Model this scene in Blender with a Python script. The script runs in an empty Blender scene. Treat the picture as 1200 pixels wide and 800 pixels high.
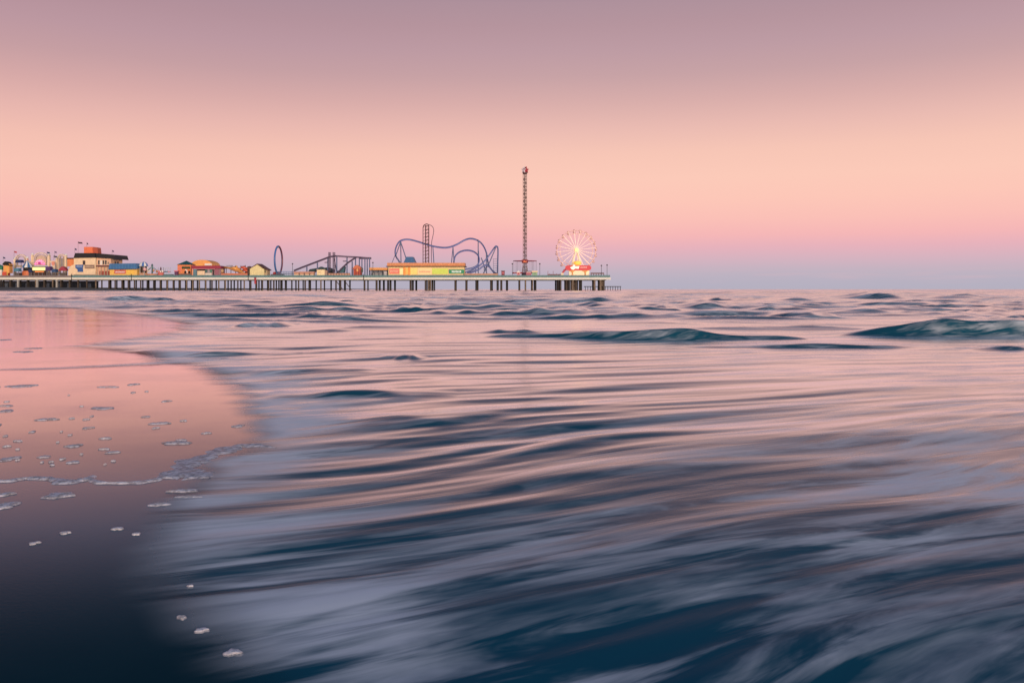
import bpy, bmesh, math, random
import numpy as np
from mathutils import Vector, Matrix
random.seed(7)
S = bpy.context.scene
COL = S.collection
H = 1.0          # camera height above still water (m)
F = 1000.0       # focal length in photograph pixels
HV = 338.8       # horizon row in the photograph
rad = math.radians

def lin(c):
    return tuple(((x/255)/12.92 if x/255 <= .04045 else ((x/255+.055)/1.055)**2.4) for x in c)
def gnd(u, v):                       # photograph pixel -> point on the still water
    Y = H*F/(v-HV); return ((u-600)/F*Y, Y)

# ------------------------------------------------------------------ camera
cam = bpy.data.cameras.new('camera'); co = bpy.data.objects.new('camera', cam); COL.objects.link(co)
co.location = (0, 0, H); co.rotation_euler = (rad(90), 0, 0)
cam.sensor_width = 36; cam.lens = 30; cam.shift_y = -(400-HV)/1200*1.0
cam.clip_start = .05; cam.clip_end = 30000
S.camera = co
S.view_settings.view_transform = 'Standard'; S.view_settings.look = 'None'
S.view_settings.exposure = 0; S.view_settings.gamma = 1
S.view_settings.use_curve_mapping = False

# ------------------------------------------------------------------ sky
W = bpy.data.worlds.new('World'); S.world = W; W.use_nodes = True
nt = W.node_tree; N = nt.nodes; L = nt.links; N.clear()
def wn(t, **k):
    n = N.new(t)
    for a, b in k.items(): setattr(n, a, b)
    return n
def wmath(op, a, b=None, c=None, clamp=False):
    n = wn('ShaderNodeMath', operation=op, use_clamp=clamp)
    for i, q in enumerate((a, b, c)):
        if q is None: continue
        if isinstance(q, (int, float)): n.inputs[i].default_value = q
        else: L.new(q, n.inputs[i])
    return n.outputs[0]
tc = wn('ShaderNodeTexCoord'); sx = wn('ShaderNodeSeparateXYZ'); L.new(tc.outputs['Generated'], sx.inputs[0])
elev = wmath('MULTIPLY', wmath('ARCSINE', sx.outputs[2]), 2/math.pi)       # 0 horizon .. 1 zenith
nz = wn('ShaderNodeTexNoise'); nz.inputs['Scale'].default_value = 1.3; nz.inputs['Detail'].default_value = 2
L.new(tc.outputs['Generated'], nz.inputs['Vector'])
elev_n = wmath('ADD', elev, wmath('MULTIPLY', wmath('SUBTRACT', nz.outputs['Fac'], .5), .010))
def ramp(stops, src):
    r = wn('ShaderNodeValToRGB'); cr = r.color_ramp; cr.interpolation = 'EASE' if False else 'LINEAR'
    while len(cr.elements) > 1: cr.elements.remove(cr.elements[-1])
    for i, (p, c) in enumerate(stops):
        e = cr.elements[0] if i == 0 else cr.elements.new(p)
        e.position = p; e.color = (*c, 1)
    L.new(src, r.inputs[0]); return r.outputs[0]
def ev(v): return math.degrees(math.atan((HV-v)/F))/90
SKY = [(338, (181,176,192)), (330, (183,177,193)), (318, (193,179,193)), (305, (212,179,192)), (290, (231,178,188)),
       (276, (246,183,183)), (258, (251,192,183)), (235, (253,199,184)), (210, (252,202,185)), (180, (247,198,182)),
       (150, (234,187,178)), (120, (217,174,171)), (90, (200,163,166)), (60, (190,156,164)), (30, (182,149,158)), (0, (174,145,156))]
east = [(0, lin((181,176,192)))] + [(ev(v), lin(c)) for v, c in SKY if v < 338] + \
       [(.23, lin((122,114,138))), (.26, lin((92,102,130))), (.32, lin((72,96,126))), (.42, lin((70,102,134))), (.6, lin((86,122,160))), (1, lin((92,132,172)))]  # stops above the frame shaped to darken and cool the water reflections
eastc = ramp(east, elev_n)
west = [(0, (1.5,.66,.34)), (.05, (1.3,.72,.45)), (.12, (.9,.68,.60)), (.22, (.45,.46,.55)), (.4, (.18,.26,.37)), (1, (.107,.231,.413))]
westc = ramp(west, elev)
# west weight: direction away from the sea view (the sun has set behind the photographer, a little to the right)
SUN_AZ = rad(22)
dw = wmath('ADD', wmath('MULTIPLY', sx.outputs[1], -math.cos(SUN_AZ)), wmath('MULTIPLY', sx.outputs[0], math.sin(SUN_AZ)))
mr = wn('ShaderNodeMapRange', interpolation_type='SMOOTHSTEP'); L.new(dw, mr.inputs[0])
mr.inputs[1].default_value = -.45; mr.inputs[2].default_value = .95
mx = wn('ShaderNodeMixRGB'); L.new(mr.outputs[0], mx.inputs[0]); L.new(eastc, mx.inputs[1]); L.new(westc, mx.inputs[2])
# sky is a touch brighter over the pier end than towards the land
dl = wn('ShaderNodeMapRange'); L.new(sx.outputs[0], dl.inputs[0])
dl.inputs[1].default_value = -.55; dl.inputs[2].default_value = .05; dl.inputs[3].default_value = 0; dl.inputs[4].default_value = 1
dcol = wn('ShaderNodeMixRGB'); L.new(dl.outputs[0], dcol.inputs[0]); dcol.inputs[1].default_value = (.97,.93,.95,1); dcol.inputs[2].default_value = (1,1,1,1)
mu = wn('ShaderNodeMixRGB', blend_type='MULTIPLY'); mu.inputs[0].default_value = 1
L.new(mx.outputs[0], mu.inputs[1]); L.new(dcol.outputs[0], mu.inputs[2])
# a thin bank of faint cloud low over the sea, to the right
cmap = wn('ShaderNodeMapping'); cmap.inputs['Scale'].default_value = (9, 9, 140); L.new(tc.outputs['Generated'], cmap.inputs[0])
cn = wn('ShaderNodeTexNoise'); cn.inputs['Scale'].default_value = 1.6; cn.inputs['Detail'].default_value = 5; L.new(cmap.outputs[0], cn.inputs[0])
cr_ = wn('ShaderNodeMapRange'); L.new(cn.outputs['Fac'], cr_.inputs[0]); cr_.inputs[1].default_value = .5; cr_.inputs[2].default_value = .72
band = wmath('MULTIPLY', wmath('SUBTRACT', 1, wmath('ABSOLUTE', wmath('DIVIDE', wmath('SUBTRACT', elev, .0095), .0075)), clamp=True), cr_.outputs[0])
xr = wn('ShaderNodeMapRange'); L.new(sx.outputs[0], xr.inputs[0]); xr.inputs[1].default_value = .08; xr.inputs[2].default_value = .3
band = wmath('MULTIPLY', wmath('MULTIPLY', band, xr.outputs[0]), .35)
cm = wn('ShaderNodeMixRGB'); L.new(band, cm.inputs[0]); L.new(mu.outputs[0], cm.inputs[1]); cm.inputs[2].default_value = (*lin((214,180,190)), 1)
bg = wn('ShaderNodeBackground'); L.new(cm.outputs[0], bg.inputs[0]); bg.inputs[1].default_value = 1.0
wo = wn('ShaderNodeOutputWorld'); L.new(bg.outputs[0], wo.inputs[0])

# low afterglow sun from behind the photographer, a little to the right
sl = bpy.data.lights.new('sun', 'SUN'); so = bpy.data.objects.new('sun', sl); COL.objects.link(so)
sl.energy = 2.7; sl.angle = rad(14); sl.color = (1, .82, .64)
sd = Vector((-math.sin(SUN_AZ)*math.cos(rad(4)), math.cos(SUN_AZ)*math.cos(rad(4)), -math.sin(rad(4))))
so.rotation_euler = sd.to_track_quat('-Z', 'Y').to_euler(); so.location = (30, -60, 40)

# ------------------------------------------------------------------ materials
MATS = {}
def pm(name, c, rough=.6, metal=0, var=.10, emit=None, es=0, scale=.6):
    """painted / plain procedural material: base colour (sRGB 0-255) with noise variation and weathering"""
    if name in MATS: return MATS[name]
    m = bpy.data.materials.new(name); m.use_nodes = True; t = m.node_tree; b = t.nodes['Principled BSDF']
    c = lin(c); g_ = .3*c[0]+.6*c[1]+.1*c[2]; c = tuple(x*.86+g_*.14 for x in c)      # colour greyed slightly
    tc = t.nodes.new('ShaderNodeTexCoord'); n = t.nodes.new('ShaderNodeTexNoise')
    n.inputs['Scale'].default_value = scale; n.inputs['Detail'].default_value = 5; n.inputs['Roughness'].default_value = .65
    t.links.new(tc.outputs['Object'], n.inputs['Vector'])
    r = t.nodes.new('ShaderNodeValToRGB'); t.links.new(n.outputs['Fac'], r.inputs[0])
    r.color_ramp.elements[0].position = .3; r.color_ramp.elements[1].position = .7
    r.color_ramp.elements[0].color = (*[x*(1-var*1.5) for x in c], 1); r.color_ramp.elements[1].color = (*[min(1, x*(1+var)) for x in c], 1)
    t.links.new(r.outputs[0], b.inputs['Base Color'])
    b.inputs['Roughness'].default_value = rough; b.inputs['Metallic'].default_value = metal
    if emit:
        b.inputs['Emission Color'].default_value = (*lin(emit), 1); b.inputs['Emission Strength'].default_value = es
    MATS[name] = m; return m

class NT:
    """tiny node helper for shader trees"""
    def __init__(s, name):
        s.m = bpy.data.materials.new(name); s.m.use_nodes = True; s.t = s.m.node_tree
        s.b = s.t.nodes['Principled BSDF']; s.o = s.t.nodes['Material Output']
    def n(s, t, **k):
        q = s.t.nodes.new(t)
        for a, b in k.items(): setattr(q, a, b)
        return q
    def l(s, a, b): s.t.links.new(a, b)
    def math(s, op, a, b=None, clamp=False):
        q = s.n('ShaderNodeMath', operation=op, use_clamp=clamp)
        for i, x in enumerate((a, b)):
            if x is None: continue
            if isinstance(x, (int, float)): q.inputs[i].default_value = x
            else: s.l(x, q.inputs[i])
        return q.outputs[0]
    def rng(s, x, a, b, c=0, d=1, smooth=False):
        q = s.n('ShaderNodeMapRange'); s.l(x, q.inputs[0])
        if smooth: q.interpolation_type = 'SMOOTHSTEP'
        for i, y in enumerate((a, b, c, d)): q.inputs[i+1].default_value = y
        return q.outputs[0]
    def skin(s, body, rough, bump, n_=1.34, mixs=.22, matt=None, tint=(1, 1, 1, 1), lo=.048):
        """water skin over a matt body: mirror reflection by Fresnel as a lens with a polarising filter records it"""
        ge = s.n('ShaderNodeNewGeometry'); dt = s.n('ShaderNodeVectorMath', operation='DOT_PRODUCT')
        s.l(bump, dt.inputs[0]); s.l(ge.outputs['Incoming'], dt.inputs[1])
        c1 = s.math('MAXIMUM', s.math('ABSOLUTE', dt.outputs['Value']), .01)
        c2 = s.math('SQRT', s.math('SUBTRACT', 1, s.math('DIVIDE', s.math('SUBTRACT', 1, s.math('MULTIPLY', c1, c1)), n_*n_)))
        nc1 = s.math('MULTIPLY', c1, n_); nc2 = s.math('MULTIPLY', c2, n_)
        rp = s.math('POWER', s.math('DIVIDE', s.math('SUBTRACT', c2, nc1), s.math('ADD', c2, nc1)), 2)
        rs = s.math('POWER', s.math('DIVIDE', s.math('SUBTRACT', c1, nc2), s.math('ADD', c1, nc2)), 2)
        R = s.math('ADD', s.math('MULTIPLY', rp, 1-mixs), s.math('MULTIPLY', rs, mixs))
        R = s.rng(R, lo, .60, 0, .98, True)
        if matt is not None: R = s.math('MULTIPLY', R, s.math('SUBTRACT', 1, matt))
        df = s.n('ShaderNodeBsdfDiffuse'); gl = s.n('ShaderNodeBsdfGlossy')
        for q in (df, gl): s.l(bump, q.inputs['Normal'])
        if isinstance(body, tuple): df.inputs[0].default_value = body
        else: s.l(body, df.inputs[0])
        gl.inputs[0].default_value = tint; s.l(rough, gl.inputs['Roughness'])
        mx = s.n('ShaderNodeMixShader'); s.l(R, mx.inputs[0]); s.l(df.outputs[0], mx.inputs[1]); s.l(gl.outputs[0], mx.inputs[2])
        return mx.outputs[0]
    def attr(s, nm): return s.n('ShaderNodeAttribute', attribute_name=nm).outputs['Fac']
    def noise(s, vec, scale, detail=3, rough=.5, dist=0, mapscale=None, rot=0):
        if mapscale:
            mp = s.n('ShaderNodeMapping'); mp.inputs['Scale'].default_value = mapscale; 
            s.l(vec, mp.inputs[0]); vec = mp.outputs[0]
        q = s.n('ShaderNodeTexNoise'); q.inputs['Scale'].default_value = scale; q.inputs['Detail'].default_value = detail
        q.inputs['Roughness'].default_value = rough; q.inputs['Distortion'].default_value = dist
        s.l(vec, q.inputs['Vector']); return q.outputs['Fac']

# ------------------------------------------------------------------ tagging
def tag(o, label=None, cat=None, group=None, kind=None):
    if label: o['label'] = label
    if cat: o['category'] = cat
    if group: o['group'] = group
    if kind: o['kind'] = kind
    return o

# ------------------------------------------------------------------ numpy gradient noise
_rs = np.random.RandomState(3)
_P = _rs.permutation(512); _A = _rs.rand(512)*2*np.pi; _GX = np.cos(_A); _GY = np.sin(_A)
def gnoise(x, y, seed=0):
    xi = np.floor(x).astype(np.int64); yi = np.floor(y).astype(np.int64); fx = x-xi; fy = y-yi
    def g(ix, iy, dx, dy):
        h = _P[(_P[(ix+seed*17) & 511]+iy+seed*31) & 511]; return _GX[h]*dx+_GY[h]*dy
    sx = fx*fx*fx*(fx*(fx*6-15)+10); sy = fy*fy*fy*(fy*(fy*6-15)+10)
    a = g(xi, yi, fx, fy); b = g(xi+1, yi, fx-1, fy); c = g(xi, yi+1, fx, fy-1); d = g(xi+1, yi+1, fx-1, fy-1)
    return ((a+(b-a)*sx)*(1-sy)+(c+(d-c)*sx)*sy)*1.5
def sst(a, b, x):
    t = np.clip((x-a)/(b-a), 0, 1); return t*t*(3-2*t)

# ------------------------------------------------------------------ shoreline
SHORE_PX = [(-900,352), (-300,356), (0,360), (60,361.5), (110,366), (160,373.5), (186,379), (176,387), (140,394), (92,401), (62,406.5), (104,412), (150,418), (150,424), (60,429), (-40,431), (-40,434.5), (40,434), (150,430.5), (200,428), (228,440), (258,462), (278,486), (290,508), (284,522), (255,530), (226,540), (205,560), (165,585), (140,615),
            (120,655), (120,700), (160,740), (215,800), (240,900), (200,1200), (-300,1500), (-2500,1500)]
SHORE = np.array([gnd(*p) for p in SHORE_PX] + [(-400., 1.0), (-400., 60.)])
def shore_dist(x, y):
    """signed distance to the wet-sand outline: + over the water, - over bare sand (thin below sand)"""
    d = np.full(x.shape, 1e9); inside = np.zeros(x.shape, bool); n = len(SHORE)
    for i in range(n):
        a = SHORE[i]; b = SHORE[(i+1) % n]; e = b-a; L2 = (e*e).sum()+1e-12
        t = np.clip(((x-a[0])*e[0]+(y-a[1])*e[1])/L2, 0, 1)
        d = np.minimum(d, np.hypot(x-a[0]-t*e[0], y-a[1]-t*e[1]))
        c = ((a[1] > y) != (b[1] > y)) & (x < (b[0]-a[0])*(y-a[1])/(b[1]-a[1]+1e-15)+a[0]); inside ^= c
    return np.where(inside, -d, d)
# far beach running in under the landward end of the pier
def berm(x, y):
    edge = -185 - .10*(y-330) + 10*gnoise(x*.02, y*.03, 5)           # x of the far water line
    k = sst(0, 60, edge-x)*sst(255, 330, y)
    return k*2.0

# ------------------------------------------------------------------ the sea surface
def grid_mesh(name, rows, tans):
    Y = np.array(rows)[:, None]; T = np.array(tans)[None, :]
    X = (Y*T); Yb = np.broadcast_to(Y, X.shape).copy()
    return X, Yb
def build_grid(name, X, Y, Z, attrs, mat, keep=None):
    nr, nc = X.shape
    co_ = np.stack([X, Y, Z], -1).reshape(-1, 3).astype(np.float32)
    i = np.arange(nr*nc).reshape(nr, nc)
    q = np.stack([i[:-1, :-1], i[:-1, 1:], i[1:, 1:], i[1:, :-1]], -1).reshape(-1, 4)
    if keep is not None:
        k = keep.reshape(-1); q = q[k[q].any(1)]
    me = bpy.data.meshes.new(name); me.vertices.add(len(co_)); me.vertices.foreach_set('co', co_.reshape(-1))
    me.loops.add(q.size); me.loops.foreach_set('vertex_index', q.reshape(-1).astype(np.int32))
    me.polygons.add(len(q)); me.polygons.foreach_set('loop_start', (np.arange(len(q))*4).astype(np.int32))
    me.polygons.foreach_set('use_smooth', np.ones(len(q), bool))
    for nm, a in attrs.items():
        at = me.attributes.new(nm, 'FLOAT', 'POINT'); at.data.foreach_set('value', a.reshape(-1).astype(np.float32))
    me.update(); me.validate()
    o = bpy.data.objects.new(name, me); COL.objects.link(o); me.materials.append(mat); return o

def streak_coords(x, y):
    th = np.radians(27-22*sst(5, 26, y)+9*(1-sst(2.2, 4.2, y)))
    wx = x+.10*y*gnoise(x*.35/(.4+.1*y), y*.35/(.4+.1*y), 9); wy = y+.06*y*gnoise(x*.22/(.4+.06*y)+7, y*.3/(.4+.06*y), 11)
    return np.cos(th)*wx+np.sin(th)*wy, -np.sin(th)*wx+np.cos(th)*wy

# wave crests: (u_left, u_right, row of its foot, row of its crest, front width / back width as fraction of Y, foam on the face)
CRESTS = [(975, 1440, 393, 370.5, .010, .06, .28), (560, 960, 398, 386.5, .018, .05, .22), (800, 1110, 409, 403, .018, .04, .25),
          (960, 1190, 352, 344.0, .06, .2, .05), (890, 1030, 356, 349, .05, .15, .05), (720, 960, 374, 365, .03, .08, .12), (860, 1130, 377, 370.5, .03, .08, .12),
          (960, 1290, 367, 359.5, .03, .08, .15), (240, 520, 361, 353.5, .05, .12, .12), (500, 760, 366, 358.5, .045, .09, .12),
          (255, 330, 384, 377, .04, .08, .1), (440, 500, 422, 416.5, .018, .03, 0), (1150, 1300, 412, 405, .02, .04, .2),
          (900, 1010, 376, 368, .03, .07, .1), (1090, 1200, 350, 345, .07, .2, 0), (660, 760, 355, 349, .06, .12, 0),
          (120, 340, 419, 411, .03, .05, .1), (200, 430, 441, 431, .03, .05, .1), (290, 530, 470, 459, .028, .045, .1), (330, 560, 500, 491, .025, .04, .1), (850, 980, 364, 358, .045, .1, 0), (60, 210, 352, 346, .06, .15, .1), (700, 900, 362, 355, .045, .1, 0), (560, 640, 392, 387, .02, .04, 0)]
rr = np.random.RandomState(12)
for _ in range(230):
    v = 341.2+34*rr.rand()**1.6; u = -150+1500*rr.rand(); w = 45+170*rr.rand()**1.6; k = (v-HV)
    hgt = k*(.08+.17*rr.rand())
    if u < 330 and v > 352: continue
    CRESTS.append((u-w/2, u+w/2, v, v-hgt, .08*hgt/k+.024, .10, .35*rr.rand()))

def sea_surface(x, y):
    a, b = streak_coords(x, y)
    d = np.full(x.shape, 1e3); near = y < 120
    d[near] = shore_dist(x[near], y[near])
    calm = sst(.01*y+.03, .07*y+.45, d)
    z = np.zeros(x.shape); dy = .0075*y
    for i, (lam, st, amp, y0, y1) in enumerate([(.11, 4.5, .0009, 0, 0), (.24, 4.5, .0034, 0, 0), (.52, 4.4, .0082, 0, 0), (1.15, 4, .016, .5, 4), (2.6, 3.4, .08, 9, 20),
                                                (6, 3, .22, 10, 30), (14, 2.8, .40, 28, 70), (32, 3, .5, 70, 160)]):
        k = np.clip(lam/(3.2*dy)-.6, 0, 1)*(sst(y0, y1, y) if y1 else 1)
        if lam < 3: k = k*(1-.45*sst(9, 30, y))
        k = k*(1+(.8 if lam < 4 else -.35)*sst(14, 50, y))
        n_ = (gnoise(a/(lam*st)+i*3.7, b/lam+i*11.3, i+1)+.45*gnoise(a/(lam*st*.6)+i, b/(lam*.55)+5, i+21))
        if lam < 2: k = k*(1+(.35 if lam > 1 else 1)*sst(3.2, 5.5, y)*(1-sst(14, 30, y))*(.12+1.7*np.exp(-((d-.28*y)/(.2*y))**2)))
        if lam > 2: n_ = n_*(1-sst(10, 30, y))+sst(10, 30, y)*(1.1*(1-np.abs(n_)*1.6)**2*np.sign(1-np.abs(n_)*1.6)-.45)
        z += amp*k*n_
    z *= calm
    fo = np.zeros(x.shape); face = np.zeros(x.shape)
    for j, (uL, uR, vf, vc, wf, wb, ff) in enumerate(CRESTS):
        Yf = H*F/(vf-HV); m = (y > Yf*.85) & (y < Yf*1.9)
        if not m.any(): continue
        xx = x[m]; yy = y[m]; xl = (uL-600)/F*Yf; xr = (uR-600)/F*Yf; wbk = wb*Yf; wfr = max((H-(vc-HV)/F*Yf)/(1.9 if j < 2 else .40), .010*Yf)
        t = (xx-xl)/(xr-xl); tp = np.clip(np.sin(np.clip(t, 0, 1)*np.pi), 0, 1)**.7*np.clip(.85+.55*gnoise(t*4+j*1.7, np.full_like(t, j*.37), 13), .1, 1.2)
        if j == 0: tp = sst(0, .34, t)*(1-sst(.85, 1, t))*(.92+.3*gnoise(t*7, t*0+.5, 8))
        yc = Yf+1.6*wfr+.35*wfr*4*gnoise(t*3+j, np.zeros_like(t), j)+ (1-tp)*wfr*1.2
        Hc = H-(vc-HV)/F*(Yf+1.6*wfr)
        hh = Hc*np.maximum(tp, 0)*(1+.30*gnoise(t*5+j*3.3, np.full_like(t, .3*j), 3))
        s = yy-yc
        prof = np.where(s > 0, np.exp(-(s/wbk)**2), np.exp(-(s/wfr)**2))
        z[m] = np.maximum(z[m]*(1-.5*prof*tp), -1)+hh*prof
        ff = ff*(.35+1.3*np.clip(.5+gnoise(t*(14 if j == 0 else 6)+s*.6, s*.9, 50+j), 0, 1))
        fo[m] = np.maximum(fo[m], ff*tp*np.where(s > 0, np.exp(-(s/(wbk*.5))**2), np.exp(-(s/(wfr*1.8))**2)))
    # foam veils left by the swash
    fm = .25+.05*sst(2.6, 5.5, y)+.10*gnoise(a*.3, b*.8, 41)
    for (u, v, su, sv, k) in [(430, 745, 90, 55, .85), (690, 790, 110, 26, .7), (300, 770, 60, 30, .35), (225, 600, 110, 60, .22), (330, 545, 60, 40, .15),
                              (1120, 560, 130, 34, .32), (620, 640, 260, 22, .30), (900, 590, 240, 20, .35), (870, 690, 120, 22, .25),
                              (330, 640, 80, 40, .2), (1080, 760, 180, 30, .12), (420, 600, 120, 20, .18), (1010, 640, 200, 22, .3)]:
        X0, Y0 = gnd(u, v); X1, _ = gnd(u+su, v); _, Y1 = gnd(u, v-sv); rx = X1-X0; ry = Y1-Y0
        c_, s_ = math.cos(rad(14)), math.sin(rad(14)); px = (x-X0)*c_+(y-Y0)*s_; py = -(x-X0)*s_+(y-Y0)*c_
        fm += k*np.exp(-(px/rx)**2-(py/ry)**2)
    edge = np.exp(-(np.maximum(d, 0)/(.12*y+.02))**2)
    fm -= .30*sst(.07*y, .16*y, d)*(1-sst(.3*y, .6*y, d))*sst(3.4, 5, y)
    fm += (.18+.34*sst(3.5, 7, y))*edge*(1+1.2*gnoise(a*.5, b*1.6, 61))
    fo = np.clip(fo+fm*(1-.55*sst(10, 30, y))+.85*sst(14, 45, y)*np.clip(gnoise(x*.05, y*.06, 43)+.25*gnoise(x*.3, y*.2, 44)+.12, 0, 1), 0, 1)
    nf = gnoise(a*.8, b*3, 31)+.9*gnoise(x*.9/(.3+.12*y), y*.9/(.3+.12*y), 33)
    alpha = sst(0, 1, (d+.016*y*nf)/(.05*y+.04+.22*(1-sst(2.5, 5, y))))
    alpha[y > 90] = 1
    z = z+.0012*alpha
    return z, fo, alpha, a, b

rows = [.75*1.0062**i for i in range(720)]
while rows[-1] < 620: rows.append(rows[-1]*1.0095)
while rows[-1] < 12000: rows.append(rows[-1]*1.05)
tans = np.linspace(-1.05, 1.05, 840)
X, Y = grid_mesh('sea', rows, tans)
Z, FO, AL, SA, SB = sea_surface(X, Y)

# water: dark green-blue body, mirror skin, milky foam veils
w = NT('sea_water')
ca = w.n('ShaderNodeCombineXYZ'); w.l(w.attr('along'), ca.inputs[0]); w.l(w.attr('across'), ca.inputs[1])
V = ca.outputs[0]
n1 = w.noise(V, 1, 5, .55, .9, (.95, 4.2, 1)); n2 = w.noise(V, 1, 4, .5, .3, (.26, 1.1, 1)); n3 = w.noise(V, 1, 3, .5, .2, (.07, .26, 1))
st = w.math('ADD', w.math('MULTIPLY', n1, .42), w.math('ADD', w.math('MULTIPLY', n2, .36), w.math('MULTIPLY', n3, .22)))
fa = w.attr('foam')
rid = w.math('SUBTRACT', 1, w.math('MULTIPLY', w.math('ABSOLUTE', w.math('SUBTRACT', n1, .5)), 5))          # thin bright strands: crest-line highlights put into the foam
n5 = w.noise(V, 1, 4, .55, .8, (.6, 2.2, 1))
n6 = w.noise(V, 1, 4, .55, .8, (2.1, 9, 1))
stk = None
for q_n, q_k, q_c in ((n1, 3.0, .5), (n5, 2.2, .5), (n2, 1.3, .5), (n3, 1.0, .5), (n6, 1.0, .5), (rid, .34, .45)):
    q = w.math('MULTIPLY', w.math('SUBTRACT', q_n, q_c), q_k); stk = q if stk is None else w.math('ADD', stk, q)
q_ = w.math('ADD', w.math('MULTIPLY', fa, .95), stk)
mask = w.math('MULTIPLY', w.math('MULTIPLY', w.rng(q_, .0, 1.45, 0, 1, True), w.rng(fa, 0, .6, .55, 1)), .92)
bp = w.n('ShaderNodeBump'); bp.inputs['Strength'].default_value = .16; bp.inputs['Distance'].default_value = .05
w.l(st, bp.inputs['Height'])
skin = w.skin((.011, .080, .126, 1), w.rng(w.attr('cover2'), 0, 1, .24, .19), bp.outputs[0], 1.36, .25)
fd = w.n('ShaderNodeBsdfPrincipled'); fd.inputs['Base Color'].default_value = (.78, .78, .82, 1); fd.inputs['Roughness'].default_value = .55
w.l(bp.outputs[0], fd.inputs['Normal'])
m1 = w.n('ShaderNodeMixShader'); w.l(mask, m1.inputs[0]); w.l(skin, m1.inputs[1]); w.l(fd.outputs[0], m1.inputs[2])
tr = w.n('ShaderNodeBsdfTransparent'); m2 = w.n('ShaderNodeMixShader'); w.l(w.attr('cover'), m2.inputs[0])
w.l(tr.outputs[0], m2.inputs[1]); w.l(m1.outputs[0], m2.inputs[2]); w.l(m2.outputs[0], w.o.inputs[0])
sea = build_grid('sea', X, Y, Z, {'foam': FO, 'cover': AL, 'cover2': sst(2.5, 8, Y), 'along': SA, 'across': SB}, w.m, keep=AL > .003)
tag(sea, kind='structure')

# ------------------------------------------------------------------ the beach / sea bed: one sheet
s = NT('wet_sand')
tcs = s.n('ShaderNodeTexCoord').outputs['Object']
g1 = s.noise(tcs, 1.2, 6, .6); g2 = s.noise(tcs, 60, 3, .6); g3 = s.noise(tcs, .5, 3, .5, 0, (.4, 1.4, 1))
rp = s.n('ShaderNodeValToRGB'); s.l(g1, rp.inputs[0])
rp.color_ramp.elements[0].position = .3; rp.color_ramp.elements[0].color = (.006, .026, .038, 1)
rp.color_ramp.elements[1].position = .7; rp.color_ramp.elements[1].color = (.010, .033, .046, 1)
dry = s.attr('dry')
mxd = s.n('ShaderNodeMixRGB'); s.l(dry, mxd.inputs[0]); s.l(rp.outputs[0], mxd.inputs[1]); mxd.inputs[2].default_value = (.11, .10, .085, 1)
mxf = s.n('ShaderNodeMixRGB'); s.l(s.attr('film'), mxf.inputs[0]); s.l(mxd.outputs[0], mxf.inputs[1]); mxf.inputs[2].default_value = (.045, .135, .185, 1)
mxd = mxf
rgh = s.math('ADD', s.math('ADD', s.rng(g3, .35, .65, .06, .15), s.rng(g1, .45, .7, 0, .07)), s.math('MULTIPLY', dry, .7))
b1 = s.n('ShaderNodeBump'); b1.inputs['Strength'].default_value = .06; b1.inputs['Distance'].default_value = .02; s.l(g3, b1.inputs['Height'])
b2 = s.n('ShaderNodeBump'); b2.inputs['Strength'].default_value = .16; b2.inputs['Distance'].default_value = .002; s.l(g2, b2.inputs['Height']); s.l(b1.outputs[0], b2.inputs['Normal'])
s.l(s.skin(mxd.outputs[0], rgh, b2.outputs[0], 1.38, .22, s.math('MULTIPLY', dry, .93), (.95, .82, .83, 1), .055), s.o.inputs[0])
rows = [.5*1.03**i for i in range(345)]
XS, YS = grid_mesh('beach', rows, np.linspace(-1.25, 1.25, 360))
DS = np.full(XS.shape, 1e3); nm_ = YS < 130; DS[nm_] = shore_dist(XS[nm_], YS[nm_])
BZ = berm(XS, YS)
ZS = -.003-np.clip(np.maximum(DS-.02*YS-.1, 0)*.1, 0, 1.2)
ZS = np.where(BZ > .02, BZ-.6*(1-sst(0, .5, BZ)), ZS)
beach = build_grid('beach', XS, YS, ZS, {'dry': sst(.1, .6, BZ), 'film': np.exp(-((XS+2.0)/2.2)**2-((YS-4.0)/.95)**2)+.30*np.exp(-((YS-5.5)/2.2)**2)}, s.m)
tag(beach, kind='structure')

# ------------------------------------------------------------------ foam left on the wet sand
fm_ = NT('foam_bubbles')
tf = fm_.n('ShaderNodeTexCoord').outputs['Object']
vo = fm_.n('ShaderNodeTexVoronoi'); vo.inputs['Scale'].default_value = 90; fm_.l(tf, vo.inputs['Vector'])
cr2 = fm_.n('ShaderNodeValToRGB'); fm_.l(vo.outputs['Distance'], cr2.inputs[0])
cr2.color_ramp.elements[0].color = (.50, .48, .54, 1); cr2.color_ramp.elements[1].color = (.74, .70, .76, 1)
fm_.l(cr2.outputs[0], fm_.b.inputs['Base Color']); fm_.b.inputs['Roughness'].default_value = .5
bb = fm_.n('ShaderNodeBump'); bb.inputs['Strength'].default_value = .5; bb.inputs['Distance'].default_value = .004
fm_.l(vo.outputs['Distance'], bb.inputs['Height']); fm_.l(bb.outputs[0], fm_.b.inputs['Normal'])
fl = fm_.noise(tf, 26, 4, .6); ft = fm_.n('ShaderNodeBsdfTransparent'); fx = fm_.n('ShaderNodeMixShader')
fm_.l(fm_.rng(fl, .36, .62, .34, .92, True), fx.inputs[0]); fm_.l(ft.outputs[0], fx.inputs[1]); fm_.l(fm_.b.outputs[0], fx.inputs[2]); fm_.l(fx.outputs[0], fm_.o.inputs[0])
fb = bmesh.new()
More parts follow.
